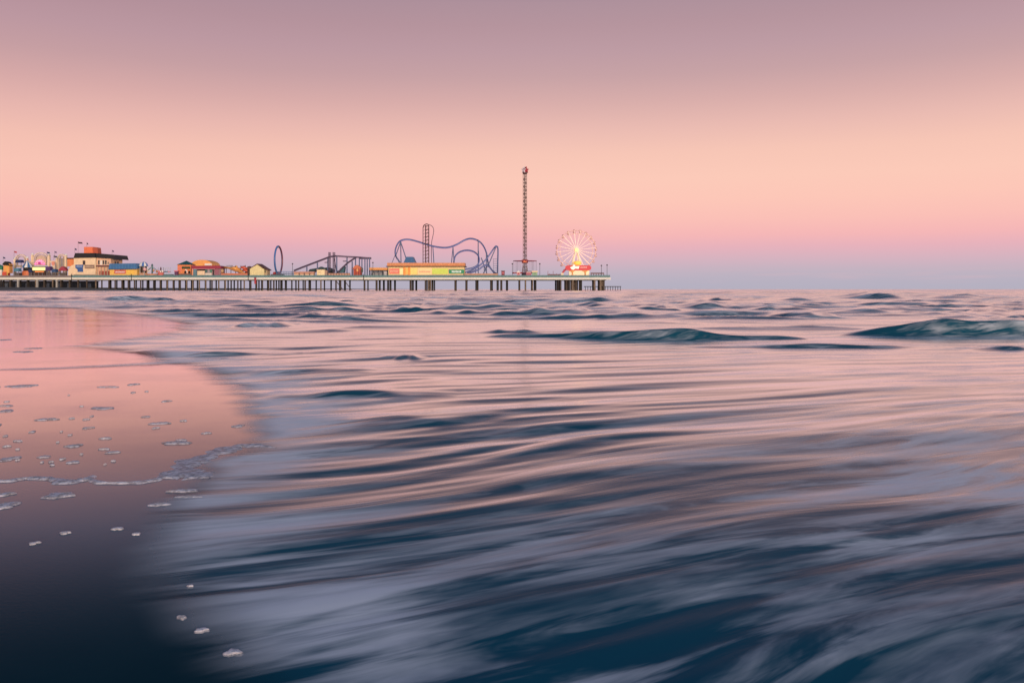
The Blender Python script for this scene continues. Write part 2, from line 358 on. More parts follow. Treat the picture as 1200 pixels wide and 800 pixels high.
def fleck(u, v, wpx, hpx=None, hh=.012, tilt=0.0):
    X0, Y0 = gnd(u, v); rx = wpx/2/F*Y0; hp = hpx or max(1.6, wpx*.16); ry = hp/2*Y0*Y0/F
    ry = min(ry, rx*1.6)
    n = 18; ph = random.random()*9; k1, k2 = random.uniform(.1, .35), random.uniform(.05, .25)
    def R(t): return 1+k1*math.sin(2*t+ph)+k2*math.sin(3*t+ph*2)+.14*math.sin(5*t+ph*3)+.08*math.sin(7*t+ph)
    rings = []
    for f, z in ((1, -.006), (.94, hh*.45), (.7, hh), (.35, hh*1.1)):
        rings.append([fb.verts.new((X0+rx*f*R(t)*math.cos(t)-tilt*ry*math.sin(t), Y0+ry*f*R(t)*math.sin(t)+tilt*rx*math.cos(t)*f, z))
                      for t in [2*math.pi*i/n for i in range(n)]])
    for A, B in zip(rings, rings[1:]):
        for i in range(n): fb.faces.new((A[i], A[(i+1) % n], B[(i+1) % n], B[i]))
    fb.faces.new(rings[-1])
FL = [(120,478,32,3), (55,491,26,3), (187,495.6,25,3), (207,518.6,43,3.5), (8,481,20,3), (8,475,17,2), (86,522,22,3.5), (132,529.6,15,3),
          (52,534.7,15,3.5), (86,541,14,4), (11,537,20,6), (69,580,36,9), (7,578.6,20,5), (5,592,36,9), (187,590.6,24,5), (279,498.8,16,3),
          (195,469.6,10,2), (242,507,11,2), (171,488,10,2), (103,501,13,2.5), (128,453,26,1.6), (25,452,42,3), (138,619,20,6), (76,624,20,5), (40,636,20,5),
          (213,723,20,7), (236,738,26,9), (273,764,34,14), (277,716,14,5), (223,686,12,4), (56,704,6,3), (182,736,12,6), (98,763,12,7), (101,782,12,7),
          (160,625,16,5), (215,575,50,3), (222,582,34,3), (262,420,18,1.5), (40,408,20,1.6), (28,412,24,2), (5,398,18,1.5)]
for u, v, wp, hp in FL:
    if v > 690 and wp < 15: continue
    q = .85 if v < 600 else .55; fleck(u, v, wp*q, hp*q, .003+.00006*wp)
for _ in range(42):
    v = 440+105*random.random()**.8; u = random.uniform(-60, 150+90*min(1, (v-430)/60))
    if u > 225 and v > 520: continue
    fleck(u, v, random.choice((3, 4, 5, 6, 7, 9, 12))*.9, random.uniform(.9, 1.8), .005)
for _ in range(26): fleck(random.uniform(-700, -20), random.uniform(400, 620), random.uniform(8, 30), None, .01)
def foam_line(px, wid):
    pts = [Vector((*gnd(u, v), 0)) for u, v in px]; out = []
    for i in range(len(pts)-1):                                   # Catmull-Rom
        p0, p1, p2, p3 = pts[max(i-1, 0)], pts[i], pts[i+1], pts[min(i+2, len(pts)-1)]
        for k in range(10):
            t = k/10; out.append((.5*((2*p1)+(-p0+p2)*t+(2*p0-5*p1+4*p2-p3)*t*t+(-p0+3*p1-3*p2+p3)*t**3), wid[i]+(wid[i+1]-wid[i])*t))
    out.append((pts[-1], wid[-1])); prev = None
    for i, (p, wd) in enumerate(out):
        d = (out[min(i+1, len(out)-1)][0]-out[max(i-1, 0)][0]).normalized(); nn = Vector((-d.y, d.x, 0))
        wd2 = wd*p.y*p.y/F*(1+.30*math.sin(i*.31)+.22*math.sin(i*.77+1)); wd2 = max(wd2, .004)
        ring = [fb.verts.new(p+nn*wd2*s_+Vector((0, 0, z_))) for s_, z_ in ((-.55, -.006), (-.46, .001), (-.2, .006), (.15, .005), (.45, .0005), (.55, -.006))]
        if prev:
            for a_, b_, c_, e_ in zip(prev, prev[1:], ring[1:], ring): fb.faces.new((a_, b_, c_, e_))
        prev = ring
foam_line([(-120,566), (-60,560), (0,563), (20,561), (35,559.5), (55,560), (68,562), (80,564.5), (95,562), (110,557.5)], [2.5, 2.5, 2.5, 2.5, 3, 3, 4, 4.5, 4, 1.5])
foam_line([(107,562), (120,565), (150,565), (175,563), (192,558.5), (208,556.5), (225,556), (238,557.5), (246,560)], [1.5, 2.5, 2.5, 3, 5, 7, 8, 7, 1])
foam_line([(216,557), (214,551), (220,543), (235,537), (255,530), (270,524.5), (285,521.5), (305,522), (324,525)], [9, 8, 7, 6, 5.5, 5, 4, 3, .8])
for f in fb.faces: f.smooth = True
bmesh.ops.recalc_face_normals(fb, faces=fb.faces[:])
me = bpy.data.meshes.new('sea_foam'); fb.to_mesh(me); fb.free(); me.materials.append(fm_.m)
foam = bpy.data.objects.new('sea_foam', me); COL.objects.link(foam)
tag(foam, 'lavender white foam flecks and foam line left on the wet sand', 'foam', kind='stuff')

# ================================================================== the pier and everything on it
ORG = {}
def link(o): COL.objects.link(o); return o
class MB:
    def __init__(s): s.v = []; s.f = []
    def add(s, vs, fs):
        k = len(s.v); s.v += [tuple(p) for p in vs]; s.f += [tuple(i+k for i in q) for q in fs]; return s
    def box(s, x0, x1, y0, y1, z0, z1):
        return s.add([(x, y, z) for z in (z0, z1) for y in (y0, y1) for x in (x0, x1)],
                     [(0, 1, 5, 4), (1, 3, 7, 5), (3, 2, 6, 7), (2, 0, 4, 6), (4, 5, 7, 6), (1, 0, 2, 3)])
    def prism(s, poly, y0, y1):                    # outline in (x, z), extruded along y
        n = len(poly); vs = [(x, y0, z) for x, z in poly]+[(x, y1, z) for x, z in poly]
        return s.add(vs, [tuple(range(n-1, -1, -1)), tuple(range(n, 2*n))]+[(i, (i+1) % n, n+(i+1) % n, n+i) for i in range(n)])
    def tube(s, pts, r, n=6, closed=False):
        pts = [Vector(p) for p in pts]; N_ = len(pts); vs = []; up = Vector((0, 0, 1)); fs = []
        prev = None
        for i, p in enumerate(pts):
            a = pts[i-1] if (i or closed) else p; b = pts[(i+1) % N_] if (i < N_-1 or closed) else p
            t = (b-a).normalized()
            if prev is None:
                q = t.cross(up)
                if q.length < .05: q = t.cross(Vector((1, 0, 0)))
            else: q = prev-t*prev.dot(t)
            q.normalize(); prev = q; w_ = t.cross(q)
            rr_ = r[i] if isinstance(r, (list, tuple)) else r
            vs += [p+(q*math.cos(2*math.pi*k/n)+w_*math.sin(2*math.pi*k/n))*rr_ for k in range(n)]
        for i in range(N_ if closed else N_-1):
            j = (i+1) % N_
            fs += [(i*n+k, i*n+(k+1) % n, j*n+(k+1) % n, j*n+k) for k in range(n)]
        if not closed: fs += [tuple(range(n-1, -1, -1)), tuple((N_-1)*n+k for k in range(n))]
        return s.add(vs, fs)
    def bar(s, a, b, r, n=5): return s.tube([a, b], r, n)
    def lathe(s, cx, cy, prof, n=16, sy=1.0):       # prof: (radius, z)
        vs = [(cx+r*math.cos(2*math.pi*k/n), cy+sy*r*math.sin(2*math.pi*k/n), z) for r, z in prof for k in range(n)]
        fs = [(i*n+k, i*n+(k+1) % n, (i+1)*n+(k+1) % n, (i+1)*n+k) for i in range(len(prof)-1) for k in range(n)]
        fs += [tuple(range(n-1, -1, -1)), tuple((len(prof)-1)*n+k for k in range(n))]
        return s.add(vs, fs)
    def build(s, name, mat, parent=None, smooth=False):
        og = ORG.get(parent.name, Vector()) if parent else Vector()
        me = bpy.data.meshes.new(name); me.from_pydata([tuple(Vector(p)-og) for p in s.v], [], s.f)
        bm_ = bmesh.new(); bm_.from_mesh(me); bmesh.ops.recalc_face_normals(bm_, faces=bm_.faces[:]); bm_.to_mesh(me); bm_.free()
        if smooth: me.polygons.foreach_set('use_smooth', [True]*len(me.polygons))
        me.materials.append(mat); o = link(bpy.data.objects.new(name, me))
        if parent: o.parent = parent; ORG[o.name] = og
        return o
DZ = 7.95
def XU(u, Y): return (u-600)/F*Y
def ZV(v, Y): return H+(HV-v)/F*Y
class T:
    """one thing standing at depth Y; parts are laid out from sizes measured in the photograph (0.5 m per pixel)"""
    def __init__(s, name, label, cat, u, Y, z=DZ, group=None):
        s.Y = Y; s.e = link(bpy.data.objects.new(name, None)); s.e.location = (XU(u, Y), Y, z); s.e.empty_display_size = .5
        ORG[s.e.name] = Vector(s.e.location); tag(s.e, label, cat, group)
    def x(s, u): return XU(u, s.Y)
    def z(s, v): return ZV(v, s.Y)
    def box(s, name, u0, u1, v0, v1, mat, dy=0, d=6, parent=None, base=False):
        return MB().box(s.x(u0), s.x(u1), s.Y+dy, s.Y+dy+d, DZ if base else s.z(v1), s.z(v0)).build(name, mat, parent or s.e)
    def poly(s, name, pts, mat, dy=0, d=6, parent=None):
        return MB().prism([(s.x(u), s.z(v)) for u, v in pts], s.Y+dy, s.Y+dy+d).build(name, mat, parent or s.e)
    def build(s, name, mb, mat, parent=None, smooth=False): return mb.build(name, mat, parent or s.e, smooth)
    def window(s, u0, u1, v0, v1, dy=-.06, parent=None, mat=None, frame=None):
        w_ = s.box('window', u0, u1, v0, v1, frame or pm('window_frame_paint', (205,190,170)), dy, .2, parent)
        s.box('pane', u0+.35, u1-.35, v0+.35, v1-.35, mat or GLASS, dy-.04, .1, w_); return w_
    def lettering(s, u0, u1, v0, v1, mat, parent, dy, n=6):
        m = MB(); w_ = (u1-u0)/n; R_ = random.Random(int(u0*10))      # far too small to read in the photograph: uneven pale strokes
        for i in range(n):
            a = u0+i*w_; k = R_.random()*.25*(v1-v0)
            m.box(s.x(a+.12*w_), s.x(a+.42*w_), s.Y+dy-.05, s.Y+dy, s.z(v1), s.z(v0+k)); m.box(s.x(a+.42*w_), s.x(a+.85*w_), s.Y+dy-.05, s.Y+dy, s.z(v0+.62*(v1-v0)), s.z(v0+.3*(v1-v0)))
        return m.build('lettering', mat, parent)
GLASS = pm('dark_window_glass', (38,44,60), .15)
cream = pm('cream_stucco', (240,208,168), .8); creamd = pm('aged_cream_trim', (190,165,135), .8); white = pm('white_paint', (232,228,222), .5)
orange = pm('orange_stucco', (232,128,58), .8); orangel = pm('amber_siding', (240,160,66), .7); redp = pm('red_paint', (176,30,46), .5); crimson = pm('crimson_roof', (160,26,66), .6)
blue = pm('blue_metal_roof', (46,112,170), .4); navy = pm('navy_canvas', (34,50,100), .8); teal = pm('teal_paint', (66,124,132), .6); dgreen = pm('dark_green_roof', (20,82,84), .6)
black = pm('black_roof_edge', (26,26,34), .6); brown = pm('brown_shingle', (96,56,58), .8); dark = pm('dark_recess', (28,24,26), .8); steel = pm('grey_steel', (120,118,128), .4, .3)
yellow = pm('yellow_siding', (244,190,70), .7); green = pm('green_sign_paint', (26,140,98), .5); lime = pm('lime_panel', (190,205,70), .6); purple = pm('purple_canvas', (84,52,110), .8)
pink = pm('pink_paint', (226,120,140), .6); conc = pm('weathered_shaded_concrete', (82,68,60), .9, var=.25); woodp = pm('creosoted_timber', (60,54,54), .9, var=.3)  # concrete kept dark to stand for deck shade on the piles
trackp = pm('indigo_track_paint', (104,118,190), .4); suppp = pm('slate_blue_support_paint', (92,108,152), .5); flumep = pm('plum_trough_paint', (84,66,96), .5); tan_ = pm('tan_boards', (205,150,120), .8)

# ---- the pier itself
PX0, PX1 = XU(-330, 500), XU(715, 500)
P_ = T('pleasure_pier', 'long grey pleasure pier on many pilings with white edge beam and teal railing', 'pier', 250, 500, 0)
P_.build('deck', MB().box(PX0, PX1, 500.9, 536, 7.2, DZ), pm('deck_planks', (120,108,100), .9), P_.e)
P_.build('edge_beam', MB().box(PX0, PX1+.3, 500.0, 500.85, 6.55, 7.9), pm('white_edge_beam', (226,220,208), .7, var=.06), P_.e)
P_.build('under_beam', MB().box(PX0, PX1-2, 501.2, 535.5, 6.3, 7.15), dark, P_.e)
def rail(u0, u1, mat, name, hp=1.35):
    m = MB(); x0, x1 = XU(u0, 500), XU(u1, 500); m.box(x0, x1, 500.25, 500.40, 7.93+hp-.12, 7.93+hp); m.box(x0, x1, 500.25, 500.40, 7.93, 8.05)
    m.box(x0, x1, 500.30, 500.34, 8.05, 7.93+hp-.2)
    i = x0
    while i < x1: m.box(i, i+.14, 500.16, 500.44, 7.9, 7.93+hp); i += 2.4
    return m.build(name, mat, P_.e)
rail(-330, 84, pm('weathered_rail_paint', (128,116,116), .7), 'railing', 1.2); rail(84, 715, pm('teal_railing_paint', (88,132,136), .6), 'railing')
P_.build('end_railing', MB().box(PX1-.2, PX1, 500.5, 536, 7.95, 9.2), teal, P_.e)
bents = [594, 587, 583, 575, 558, 546, 533, 504, 502, 498, 481, 454.5, 441, 427, 399, 393, 375, 357, 349, 341, 328, 320, 314, 307, 300, 293,
         608.5, 616, 628, 624, 657, 654, 664, 667, 675, 671, 681, 708, 704, 697]
bents += [285.5-7.6*i for i in range(24)] + [100-10*i for i in range(14)]
prnd = random.Random(4); piles = []
for u in bents:
    x = XU(u, 500)
    for ri, Yr in enumerate((501.4, 512, 530)):
        if ri == 2 and (u < 100 or prnd.random() < .35): continue
        if ri == 1 and 105 < u < 330 and prnd.random() < .22: continue
        r = prnd.choice((.38, .42, .48, .55)) if u > 330 else .42
        if 430 < u < 490 or u > 660: r = .62
        piles.append((ri, x+prnd.uniform(-.2, .2), Yr+.3*prnd.random(), r))
piln = pm('pale_pile_concrete', (128,108,92), .9, var=.3); pilt = pm('dark_pile', (56,50,50), .9, var=.3)  # pale and dark pile tones, dealt out at random
piles.sort(key=lambda p: (p[0], -p[1]))
for ri, x, y, r in piles[:99]:
    MB().lathe(x, y, [(r, -2.5), (r, 5.9), (r*1.35, 6.0), (r*1.35, 6.32)], 8).build('piling', prnd.choice((conc, conc, piln, pilt)), P_.e)
m = MB()
for ri, x, y, r in piles[99:]: m.lathe(x, y, [(r, -2.5), (r, 6.32)], 7)
tag(m.build('piling', woodp, P_.e), kind='stuff')
for u in (20.5, 43, 66): MB().box(XU(u-.9, 500), XU(u+.9, 500), 500.2, 501.2, -1, 6.5).build('pier_column', pm('pale_column', (170,165,160)), P_.e)
for u in (392, 402): 
    MB().bar((XU(u, 500), 503, 6.3), (XU(u+9, 500), 503, .5), .22).build('brace', conc, P_.e)
for u in (84, 154, 291, 426.3): MB().box(XU(u-.3, 500), XU(u+.3, 500), 499.75, 499.97, 5.6, 9.9).build('fender_post', black, P_.e)
# low landing at the seaward end
Q = T('boat_landing', 'low dark timber landing stage on short posts at the seaward pier end', 'dock', 706, 508, 0)
Q.build('deck', MB().box(XU(685, 508), XU(728, 508), 508, 513, 2.35, 2.75), woodp)
for i in range(15): Q.build('post', MB().box(XU(686+i*2.93, 508)-.16, XU(686+i*2.93, 508)+.16, 508.1, 508.4, -1.5, 2.35), woodp)
# sea wall at the landward end
sw = T('sea_wall', 'dark concrete sea wall in the shade under the landward pier end', 'wall', 20, 566, 0)
m = MB().box(XU(-330, 566), XU(112, 566), 566, 570, -1, 6.0)
m.build('wall', pm('dark_sea_wall', (58,58,62), .95, var=.3), sw.e)  # dark grey puts the gloom under the deck into the wall colour
MB().box(XU(-330, 566), XU(113, 566), 565.6, 570.3, 6.0, 6.4).build('coping', conc, sw.e)
for a in range(9): MB().box(XU(6+a*12.2, 566), XU(9.5+a*12.2, 566), 565.5, 565.98, .5, 5).build('pilaster', pm('pale_pilaster', (112,116,124), .9), sw.e)

# ---- landward end, left to right
t = T('ticket_kiosk', 'narrow orange kiosk with dark pointed roof and red base at the left frame edge', 'kiosk', 7.3, 506)
t.box('wall', 4, 11, 309, 320, orangel, 0, 3.5); t.poly('roof', [(3.2,309), (6,306.2), (8.5,307), (11,310.5), (11,311.5), (3.2,310.5)], dark, -.3, 4); t.box('base', 3.2, 8, 318.5, 323.5, pm('red_orange_paint', (214,70,40)), -.5, 4, base=True); t.box('column', 8.4, 9.2, 311, 323, yellow, -.4, .35)
t = T('market_tent', 'green and white awning tent cut by the left frame edge', 'tent', -3, 510)
t.poly('canopy', [(-9,314), (-5,309.6), (2.2,312.5), (2.2,316), (-9,316)], pm('green_canvas', (40,130,98), .8), 0, 4); t.box('wall', -8, 1.6, 316, 323, white, .4, 3.5, base=True)
# entrance arcade with three arches
A = T('entrance_arcade', 'cream arcade with three lacy round arches and a pink flower light', 'arcade', 48, 522)
def arch(name, uc, hw, vtop, vfoot, thick, mat, dy=0, n=20, d=.8):
    R = hw; vc = vtop+hw*.78; pts = [(uc-R, vfoot)]+[(uc-R*math.cos(math.pi*i/n), vc-.78*R*math.sin(math.pi*i/n)) for i in range(n+1)]+[(uc+R, vfoot)]
    r2 = R-thick; inn = [(uc+r2, vfoot)]+[(uc+r2*math.cos(math.pi*i/n), vc-.78*r2*math.sin(math.pi*i/n)) for i in range(n+1)]+[(uc-r2, vfoot)]
    m_ = MB(); k = len(pts)
    for i in range(k-1):
        a, b_, c, e = pts[i], pts[i+1], inn[k-2-i], inn[k-1-i]
        m_.prism([(A.x(p[0]), A.z(p[1])) for p in (a, b_, c, e)], A.Y+dy, A.Y+dy+d)
    return m_.build(name, mat, A.e)
lace = pm('pale_arch_paint', (226,200,176), .8)
for uc, hw, vt, vf in ((24.3, 7, 298, 311), (47.6, 8.8, 295.8, 311), (72, 4.5, 297.6, 322)):
    arch('arch', uc, hw, vt, vf, 1.1, lace); arch('inner_arch', uc, hw-2.3, vt+2.3, vf, .6, creamd, .2)
    for k in range(1, 8):
        an = math.pi*k/8; m = MB().bar((A.x(uc-(hw-2.6)*math.cos(an)), A.Y+.4, A.z(vt+hw*.78-.78*(hw-2.6)*math.sin(an))), (A.x(uc-(hw-.8)*math.cos(an)), A.Y+.4, A.z(vt+hw*.78-.78*(hw-.8)*math.sin(an))), .12); m.build('arch_bar', lace, A.e)
A.poly('arch_panel', [(47.6-5.6*math.cos(math.pi*i/10), 304.4-5.2*math.sin(math.pi*i/10)) for i in range(11)]+[(53.2,311), (42,311)], pm('tan_lattice_panel', (206,176,150)), .5, .3)
A.box('arch_panel', 68.6, 75.4, 302.5, 316, pm('grey_lattice_panel', (148,136,138)), .5, .3)
for u, vt in ((37.6, 299), (57.3, 299), (66.4, 303), (77, 300), (17, 304), (31.6, 303)):
    A.box('column', u-.95, u+.95, vt, 323, cream, -.3, 1.4, base=True)
    m = MB().lathe(A.x(u), A.Y+.3, [(.1, A.z(vt)), (.75, A.z(vt-.6)), (.8, A.z(vt-1.5)), (.35, A.z(vt-2.3)), (.05, A.z(vt-2.8))], 8); A.build('finial', m, white)
A.box('frieze', 31.6, 38, 306, 309, lace, 0, .8); A.box('frieze', 57.5, 66, 305.5, 308, lace, 0, .8); A.box('frieze', 16.4, 38, 310.8, 313, creamd, -.1, 1); A.box('frieze', 57, 78, 316, 317.2, creamd, -.1, 1)
m = MB()
for k in range(-4, 5): 
    an = rad(k*20); ux, vy = 47+6.2*math.sin(an), 309.5-5.6*math.cos(an)
    m.prism([(A.x(47+.4*math.cos(an)), A.z(309.6)), (A.x(ux-1.1*math.cos(an)), A.z(vy+1.6)), (A.x(ux), A.z(vy)), (A.x(ux+1.1*math.cos(an)), A.z(vy+1.6))], A.Y-.5-.04*k, A.Y-.3-.04*k)
A.build('flower_light', m, pm('pink_neon', (235,150,190), emit=(255,150,210), es=.55)); A.box('flower_heart', 45.6, 48.4, 306.8, 309.8, pm('magenta_neon', (170,50,120), emit=(190,60,140), es=.3), -.9, .3)
# stalls in front of the arcade
t = T('carousel_tent', 'blue and white striped conical tent over a dark carousel with an orange base', 'carousel', 28.5, 508)
for k in range(12):
    a0, a1 = 2*math.pi*k/12, 2*math.pi*(k+1)/12; c = Vector((t.x(28.5), t.Y+3.2, 0)); m = MB()
    pts = [(r*math.cos(a), r*math.sin(a), z) for r, z in ((.15, t.z(304.3)), (1.3, t.z(307.6)), (3.1, t.z(312.2)), (3.1, t.z(313.4))) for a in (a0, a1)]
    m.add([(c.x+p[0], c.y+p[1], p[2]) for p in pts], [(0,1,3,2), (2,3,5,4), (4,5,7,6)]); t.build('canopy_gore', m, white if k % 2 else pm('mid_blue_canvas', (60,110,165), .8))
t.build('drum', MB().lathe(t.x(28.5), t.Y+3.2, [(2.2, t.z(313.4)), (2.2, t.z(317.6)), (2.5, t.z(317.7)), (2.5, t.z(319.8))], 14), dark); t.build('platform', MB().lathe(t.x(28.5), t.Y+3.2, [(2.75, DZ), (2.75, t.z(317.4))], 14), pm('orange_base_panel', (226,112,52)))  # platform is plain orange paint
t.build('finial', MB().lathe(t.x(28.5), t.Y+3.2, [(.25, t.z(304.6)), (.3, t.z(303.4)), (.05, t.z(302.6))], 8), pm('coral_paint', (228,130,120)))
def umb(name, label, cat, u, v0, v1, hw, mat, Y=506, dome=False, grp=None):
    t = T(name, label, cat, u, Y, DZ, grp)
    t.poly('canopy', [(u-hw, v1), (u-hw*.95, v1-.8), (u-hw*.5, v0+.3*(v1-v0)), (u-hw*.15, v0), (u+hw*.15, v0), (u+hw*.5, v0+.3*(v1-v0)), (u+hw*.95, v1-.8), (u+hw, v1)] if dome else [(u-hw, v1), (u-hw*.75, v0), (u+hw*.75, v0), (u+hw, v1)], mat, 0, 3)
    for k in (-.75, .75): t.box('post', u+hw*k-.25, u+hw*k+.25, v1, 323, steel, .3, .25, base=True)
    t.box('counter', u-hw*.7, u+hw*.7, 319.5, 323.5, pm('dim_counter_wood', (92,80,78)), .6, 1.4, base=True); return t
umb('stall_awning', 'high navy awning left above the striped carousel tent', 'awning', 21.3, 304.4, 307.8, 4, navy, 512)
umb('stall_awning', 'low pale blue and teal stall awning left of the carousel drum', 'awning', 19, 314.2, 318, 3.2, pm('pale_teal_canvas', (70,130,160), .8), 505)
umb('stall_awning', 'dark purple stall canopy right of the bright yellow sign', 'awning', 56.2, 312.2, 317, 3, purple, 506)
umb('stall_awning', 'small square blue stall canopy right of the purple one', 'awning', 62.7, 315.2, 319, 2.6, pm('slate_blue_canvas', (52,84,130), .8), 505)
umb('stall_awning', 'deep red dome umbrella stall left of the cream restaurant', 'umbrella', 73, 312.3, 317.2, 4.8, pm('deep_red_canvas', (172,48,74), .8), 506, True)
umb('stall_awning', 'small navy stall canopy between carousel drum and yellow sign stall', 'awning', 35, 315.5, 319, 2, navy, 507)
t = T('food_stall', 'dark food stall under a bright lit yellow sign', 'stall', 45.7, 508)
t.box('wall', 39, 52.6, 316.8, 323, pm('dim_brown_panel', (74,50,40)), 0, 3, base=True); t.box('sign_board', 38.6, 53, 313.2, 316.8, pm('lit_yellow_sign', (250,226,150), emit=(255,228,140), es=.75), -.5, .35); t.box('counter_light', 41, 51.5, 317.6, 319, pm('amber_lamp', (220,120,50), emit=(235,130,50), es=.4), -.1, .1)
for u in (41, 45.5, 50): t.box('post', u-.3, u+.3, 319, 323, steel, -.4, .3, base=True)
t.box('roof', 38, 53.6, 312.2, 313.1, pm('olive_roof', (96,110,60)), -.4, 4)
t = T('round_sign', 'pale round sign with red centre on a cream pillar by the arcade', 'sign', 62.3, 514)
t.box('pillar', 60.6, 64.2, 306.2, 316, lace, 0, .8, base=True); 
t.build('disc', MB().prism([(t.x(62.4)+1.0*math.cos(i*math.pi/8), t.z(308.6)+1.25*math.sin(i*math.pi/8)) for i in range(16)], t.Y-.2, t.Y-.05), pm('salmon_disc', (228,140,120)))

# ---- cream restaurant with the orange roof box
t = T('restaurant_building', 'large cream two-storey restaurant with black flat roof edge and orange roof box', 'restaurant', 105, 506)
wl = t.box('wall', 86.5, 112, 300, 323, cream, 0, 18, base=True)
t.poly('side_wall', [(112,300), (128.5,302.5), (128.5,323.2), (112,323.2)], pm('shaded_peach_stucco', (226,176,142), .8), 1.6, 15)  # the wing's shade is put into its peach wall colour
t.box('annex', 77.6, 86.5, 303.4, 312, orange, 1.2, 12); t.poly('annex_base', [(82,311.4), (86.6,309.6), (86.6,323.2), (79,323.2), (79,316)], cream, .9, 12)
t.box('annex_roof', 77, 86.4, 302, 303.4, dark, 1, 12.4); t.box('vent', 83.8, 86.2, 299.2, 302, white, 3, 2)
rf = t.poly('roof', [(86.8,302.4), (88.6,296.6), (111.5,296.6), (112.6,302)], black, -.7, 20)
t.poly('roof_wing', [(111.5,296.6), (133,298.4), (134.6,303.6), (131,303), (112.6,302)], black, .3, 18)
bx = t.box('roof_box', 95.4, 105.6, 289, 296.6, pm('bright_orange_panel', (238,112,58), .7), 3, 5); t.poly('roof_box_side', [(105.6,289), (110.6,289.8), (111.4,296.6), (105.6,296.6)], pm('shaded_orange_panel', (184,78,48), .7), 3.6, 4.4)  # darker right side: the box's shade is painted into the panel
t.window(97, 100, 305.2, 310.4, frame=pm('brown_window_trim', (120,88,76)))
sg = t.poly('wall_sign', [(88.5,310.2), (97.8,310.2), (97.8,312.5), (97.2,313.5), (97.6,318.6), (91.2,318.6), (91,315.6), (88.6,314)], pm('blue_sign_paint', (44,92,164), .5), -.25, .24)
t.lettering(90, 97, 311, 313.4, pm('pale_letters', (170,190,220)), sg, -.26, 5)
sb = t.box('name_board', 99.4, 110.8, 310.4, 314.6, pm('brown_sign_board', (132,98,88)), -.2, .19); t.lettering(100.2, 110, 311.3, 313.8, pm('cream_letters', (214,190,160)), sb, -.21, 8)
for u in (113.2, 118.6, 121.4): t.window(u, u+2.4, 304.6, 310, 1.5)
t.box('window_post', 116.2, 118.2, 305, 310.2, white, 1.4, .2); t.window(124.5, 126.2, 306.6, 309.6, 1.5)
bc = t.box('balcony', 112.4, 127, 310.8, 312.4, pm('dark_balcony_rail', (104,56,62)), .2, 1.4)
t.box('lower_panel', 115, 127.4, 317.4, 322.4, pm('brick_red_panel', (160,74,60)), 1.45, .14); 
for u in (113.5, 117.5, 121.5, 125): t.box('porch_post', u, u+.7, 312.4, 322.8, creamd, .4, .3, base=True)
t.box('skirt', 87, 112, 321.4, 323.4, pm('dun_skirting', (180,150,124)), -.25, .24)
# ---- flags
def flag(u, v, label, mat, vb, Y=512, w_=3.2, s_=1):
    t = T('flag', label, 'flag', u, Y, ZV(vb, Y), 'flags flying over the pier buildings')
    t.build('pole', MB().bar((t.x(u), Y, t.z(vb)), (t.x(u), Y, t.z(v-1)), .07), steel)
    m = MB(); n = 6; vs = []
    for i in range(n+1):
        for z in (t.z(v-.8), t.z(v+.9)):
            for dy in (0, .05): vs.append((t.x(u)+s_*i*w_*.5/n, Y+.22*math.sin(i*1.3)+dy, z-.10*i*(1+.4*math.sin(i))))
    fs = []
    for i in range(n):
        k = i*4; fs += [(k, k+4, k+6, k+2), (k+1, k+3, k+7, k+5), (k, k+1, k+5, k+4), (k+2, k+6, k+7, k+3)]
    fs += [(0, 2, 3, 1), (n*4, n*4+1, n*4+3, n*4+2)]
    t.build('cloth', m.add(vs, fs), mat)
flag(16.5, 294.8, 'small red flag over the left arch of the arcade', redp, 303); flag(55, 295.6, 'small dark navy flag over the right shoulder of the big arch', navy, 303)
flag(64, 295, 'small dull purple flag right of the big arch', pm('dull_purple_cloth', (110,90,130), .8), 303, w_=2.4); flag(63, 300.2, 'long dark flag between the big arch and the right arch', pm('ink_cloth', (50,44,66), .8), 305, w_=4)
flag(87.6, 291.6, 'small blue flag at the left end of the black restaurant roof', navy, 297, w_=2); flag(91.5, 284, 'largest dark flag left above the orange roof box', pm('dark_maroon_cloth', (70,44,62), .8), 297, w_=5)
flag(101.7, 285, 'hanging dark flag on top of the orange roof box', pm('grey_violet_cloth', (84,66,90), .8), 289.5, w_=1.4); flag(131.3, 293.8, 'small pale purple flag at the right end of the black restaurant roof', pm('violet_cloth', (112,92,128), .8), 298.6, w_=2.2)
flag(3.6, 301.6, 'small dark flag over the orange kiosk at the left edge', pm('dusk_blue_cloth', (70,70,110), .8), 307, w_=2.4)

# ---- yellow arcade with blue roof and its neighbours
t = T('arcade_building', 'long low yellow arcade hall with bright blue metal roof and red sign', 'arcade hall', 144, 505)
t.box('wall', 128.6, 160.5, 314.8, 323, yellow, 0, 12, base=True); t.poly('roof', [(127.6,315.4), (129,309), (160,308.6), (161.6,315)], blue, -.8, 14)
s_ = t.box('sign_board', 134, 147.4, 316.2, 320.8, pm('red_sign_paint', (214,92,84)), -.15, .14); t.lettering(135.4, 146.4, 317.4, 319.9, white, s_, -.16, 9)
t.box('bright_panel', 149, 157, 316, 322.4, pm('vivid_yellow_panel', (250,196,36)), -.15, .14); t.box('eave', 127.8, 161, 315.3, 315.9, pm('dark_eave', (60,62,84)), -.85, .3)
for k in range(9): t.box('roof_rib', 130+k*3.5, 130.3+k*3.5, 309.2, 315, pm('pale_blue_rib', (80,140,190)), -.9, .08)
for u in (130.6, 133.6): t.build('chimney', MB().lathe(t.x(u), t.Y+5, [(.4, t.z(309.2)), (.4, t.z(306.8)), (.6, t.z(306.6)), (.6, t.z(306.2))], 8), black)
t = T('domed_pavilion', 'small pavilion with blue and white striped dome beside the yellow arcade', 'pavilion', 165.5, 506)
cx, cy = t.x(165.6), t.Y+3
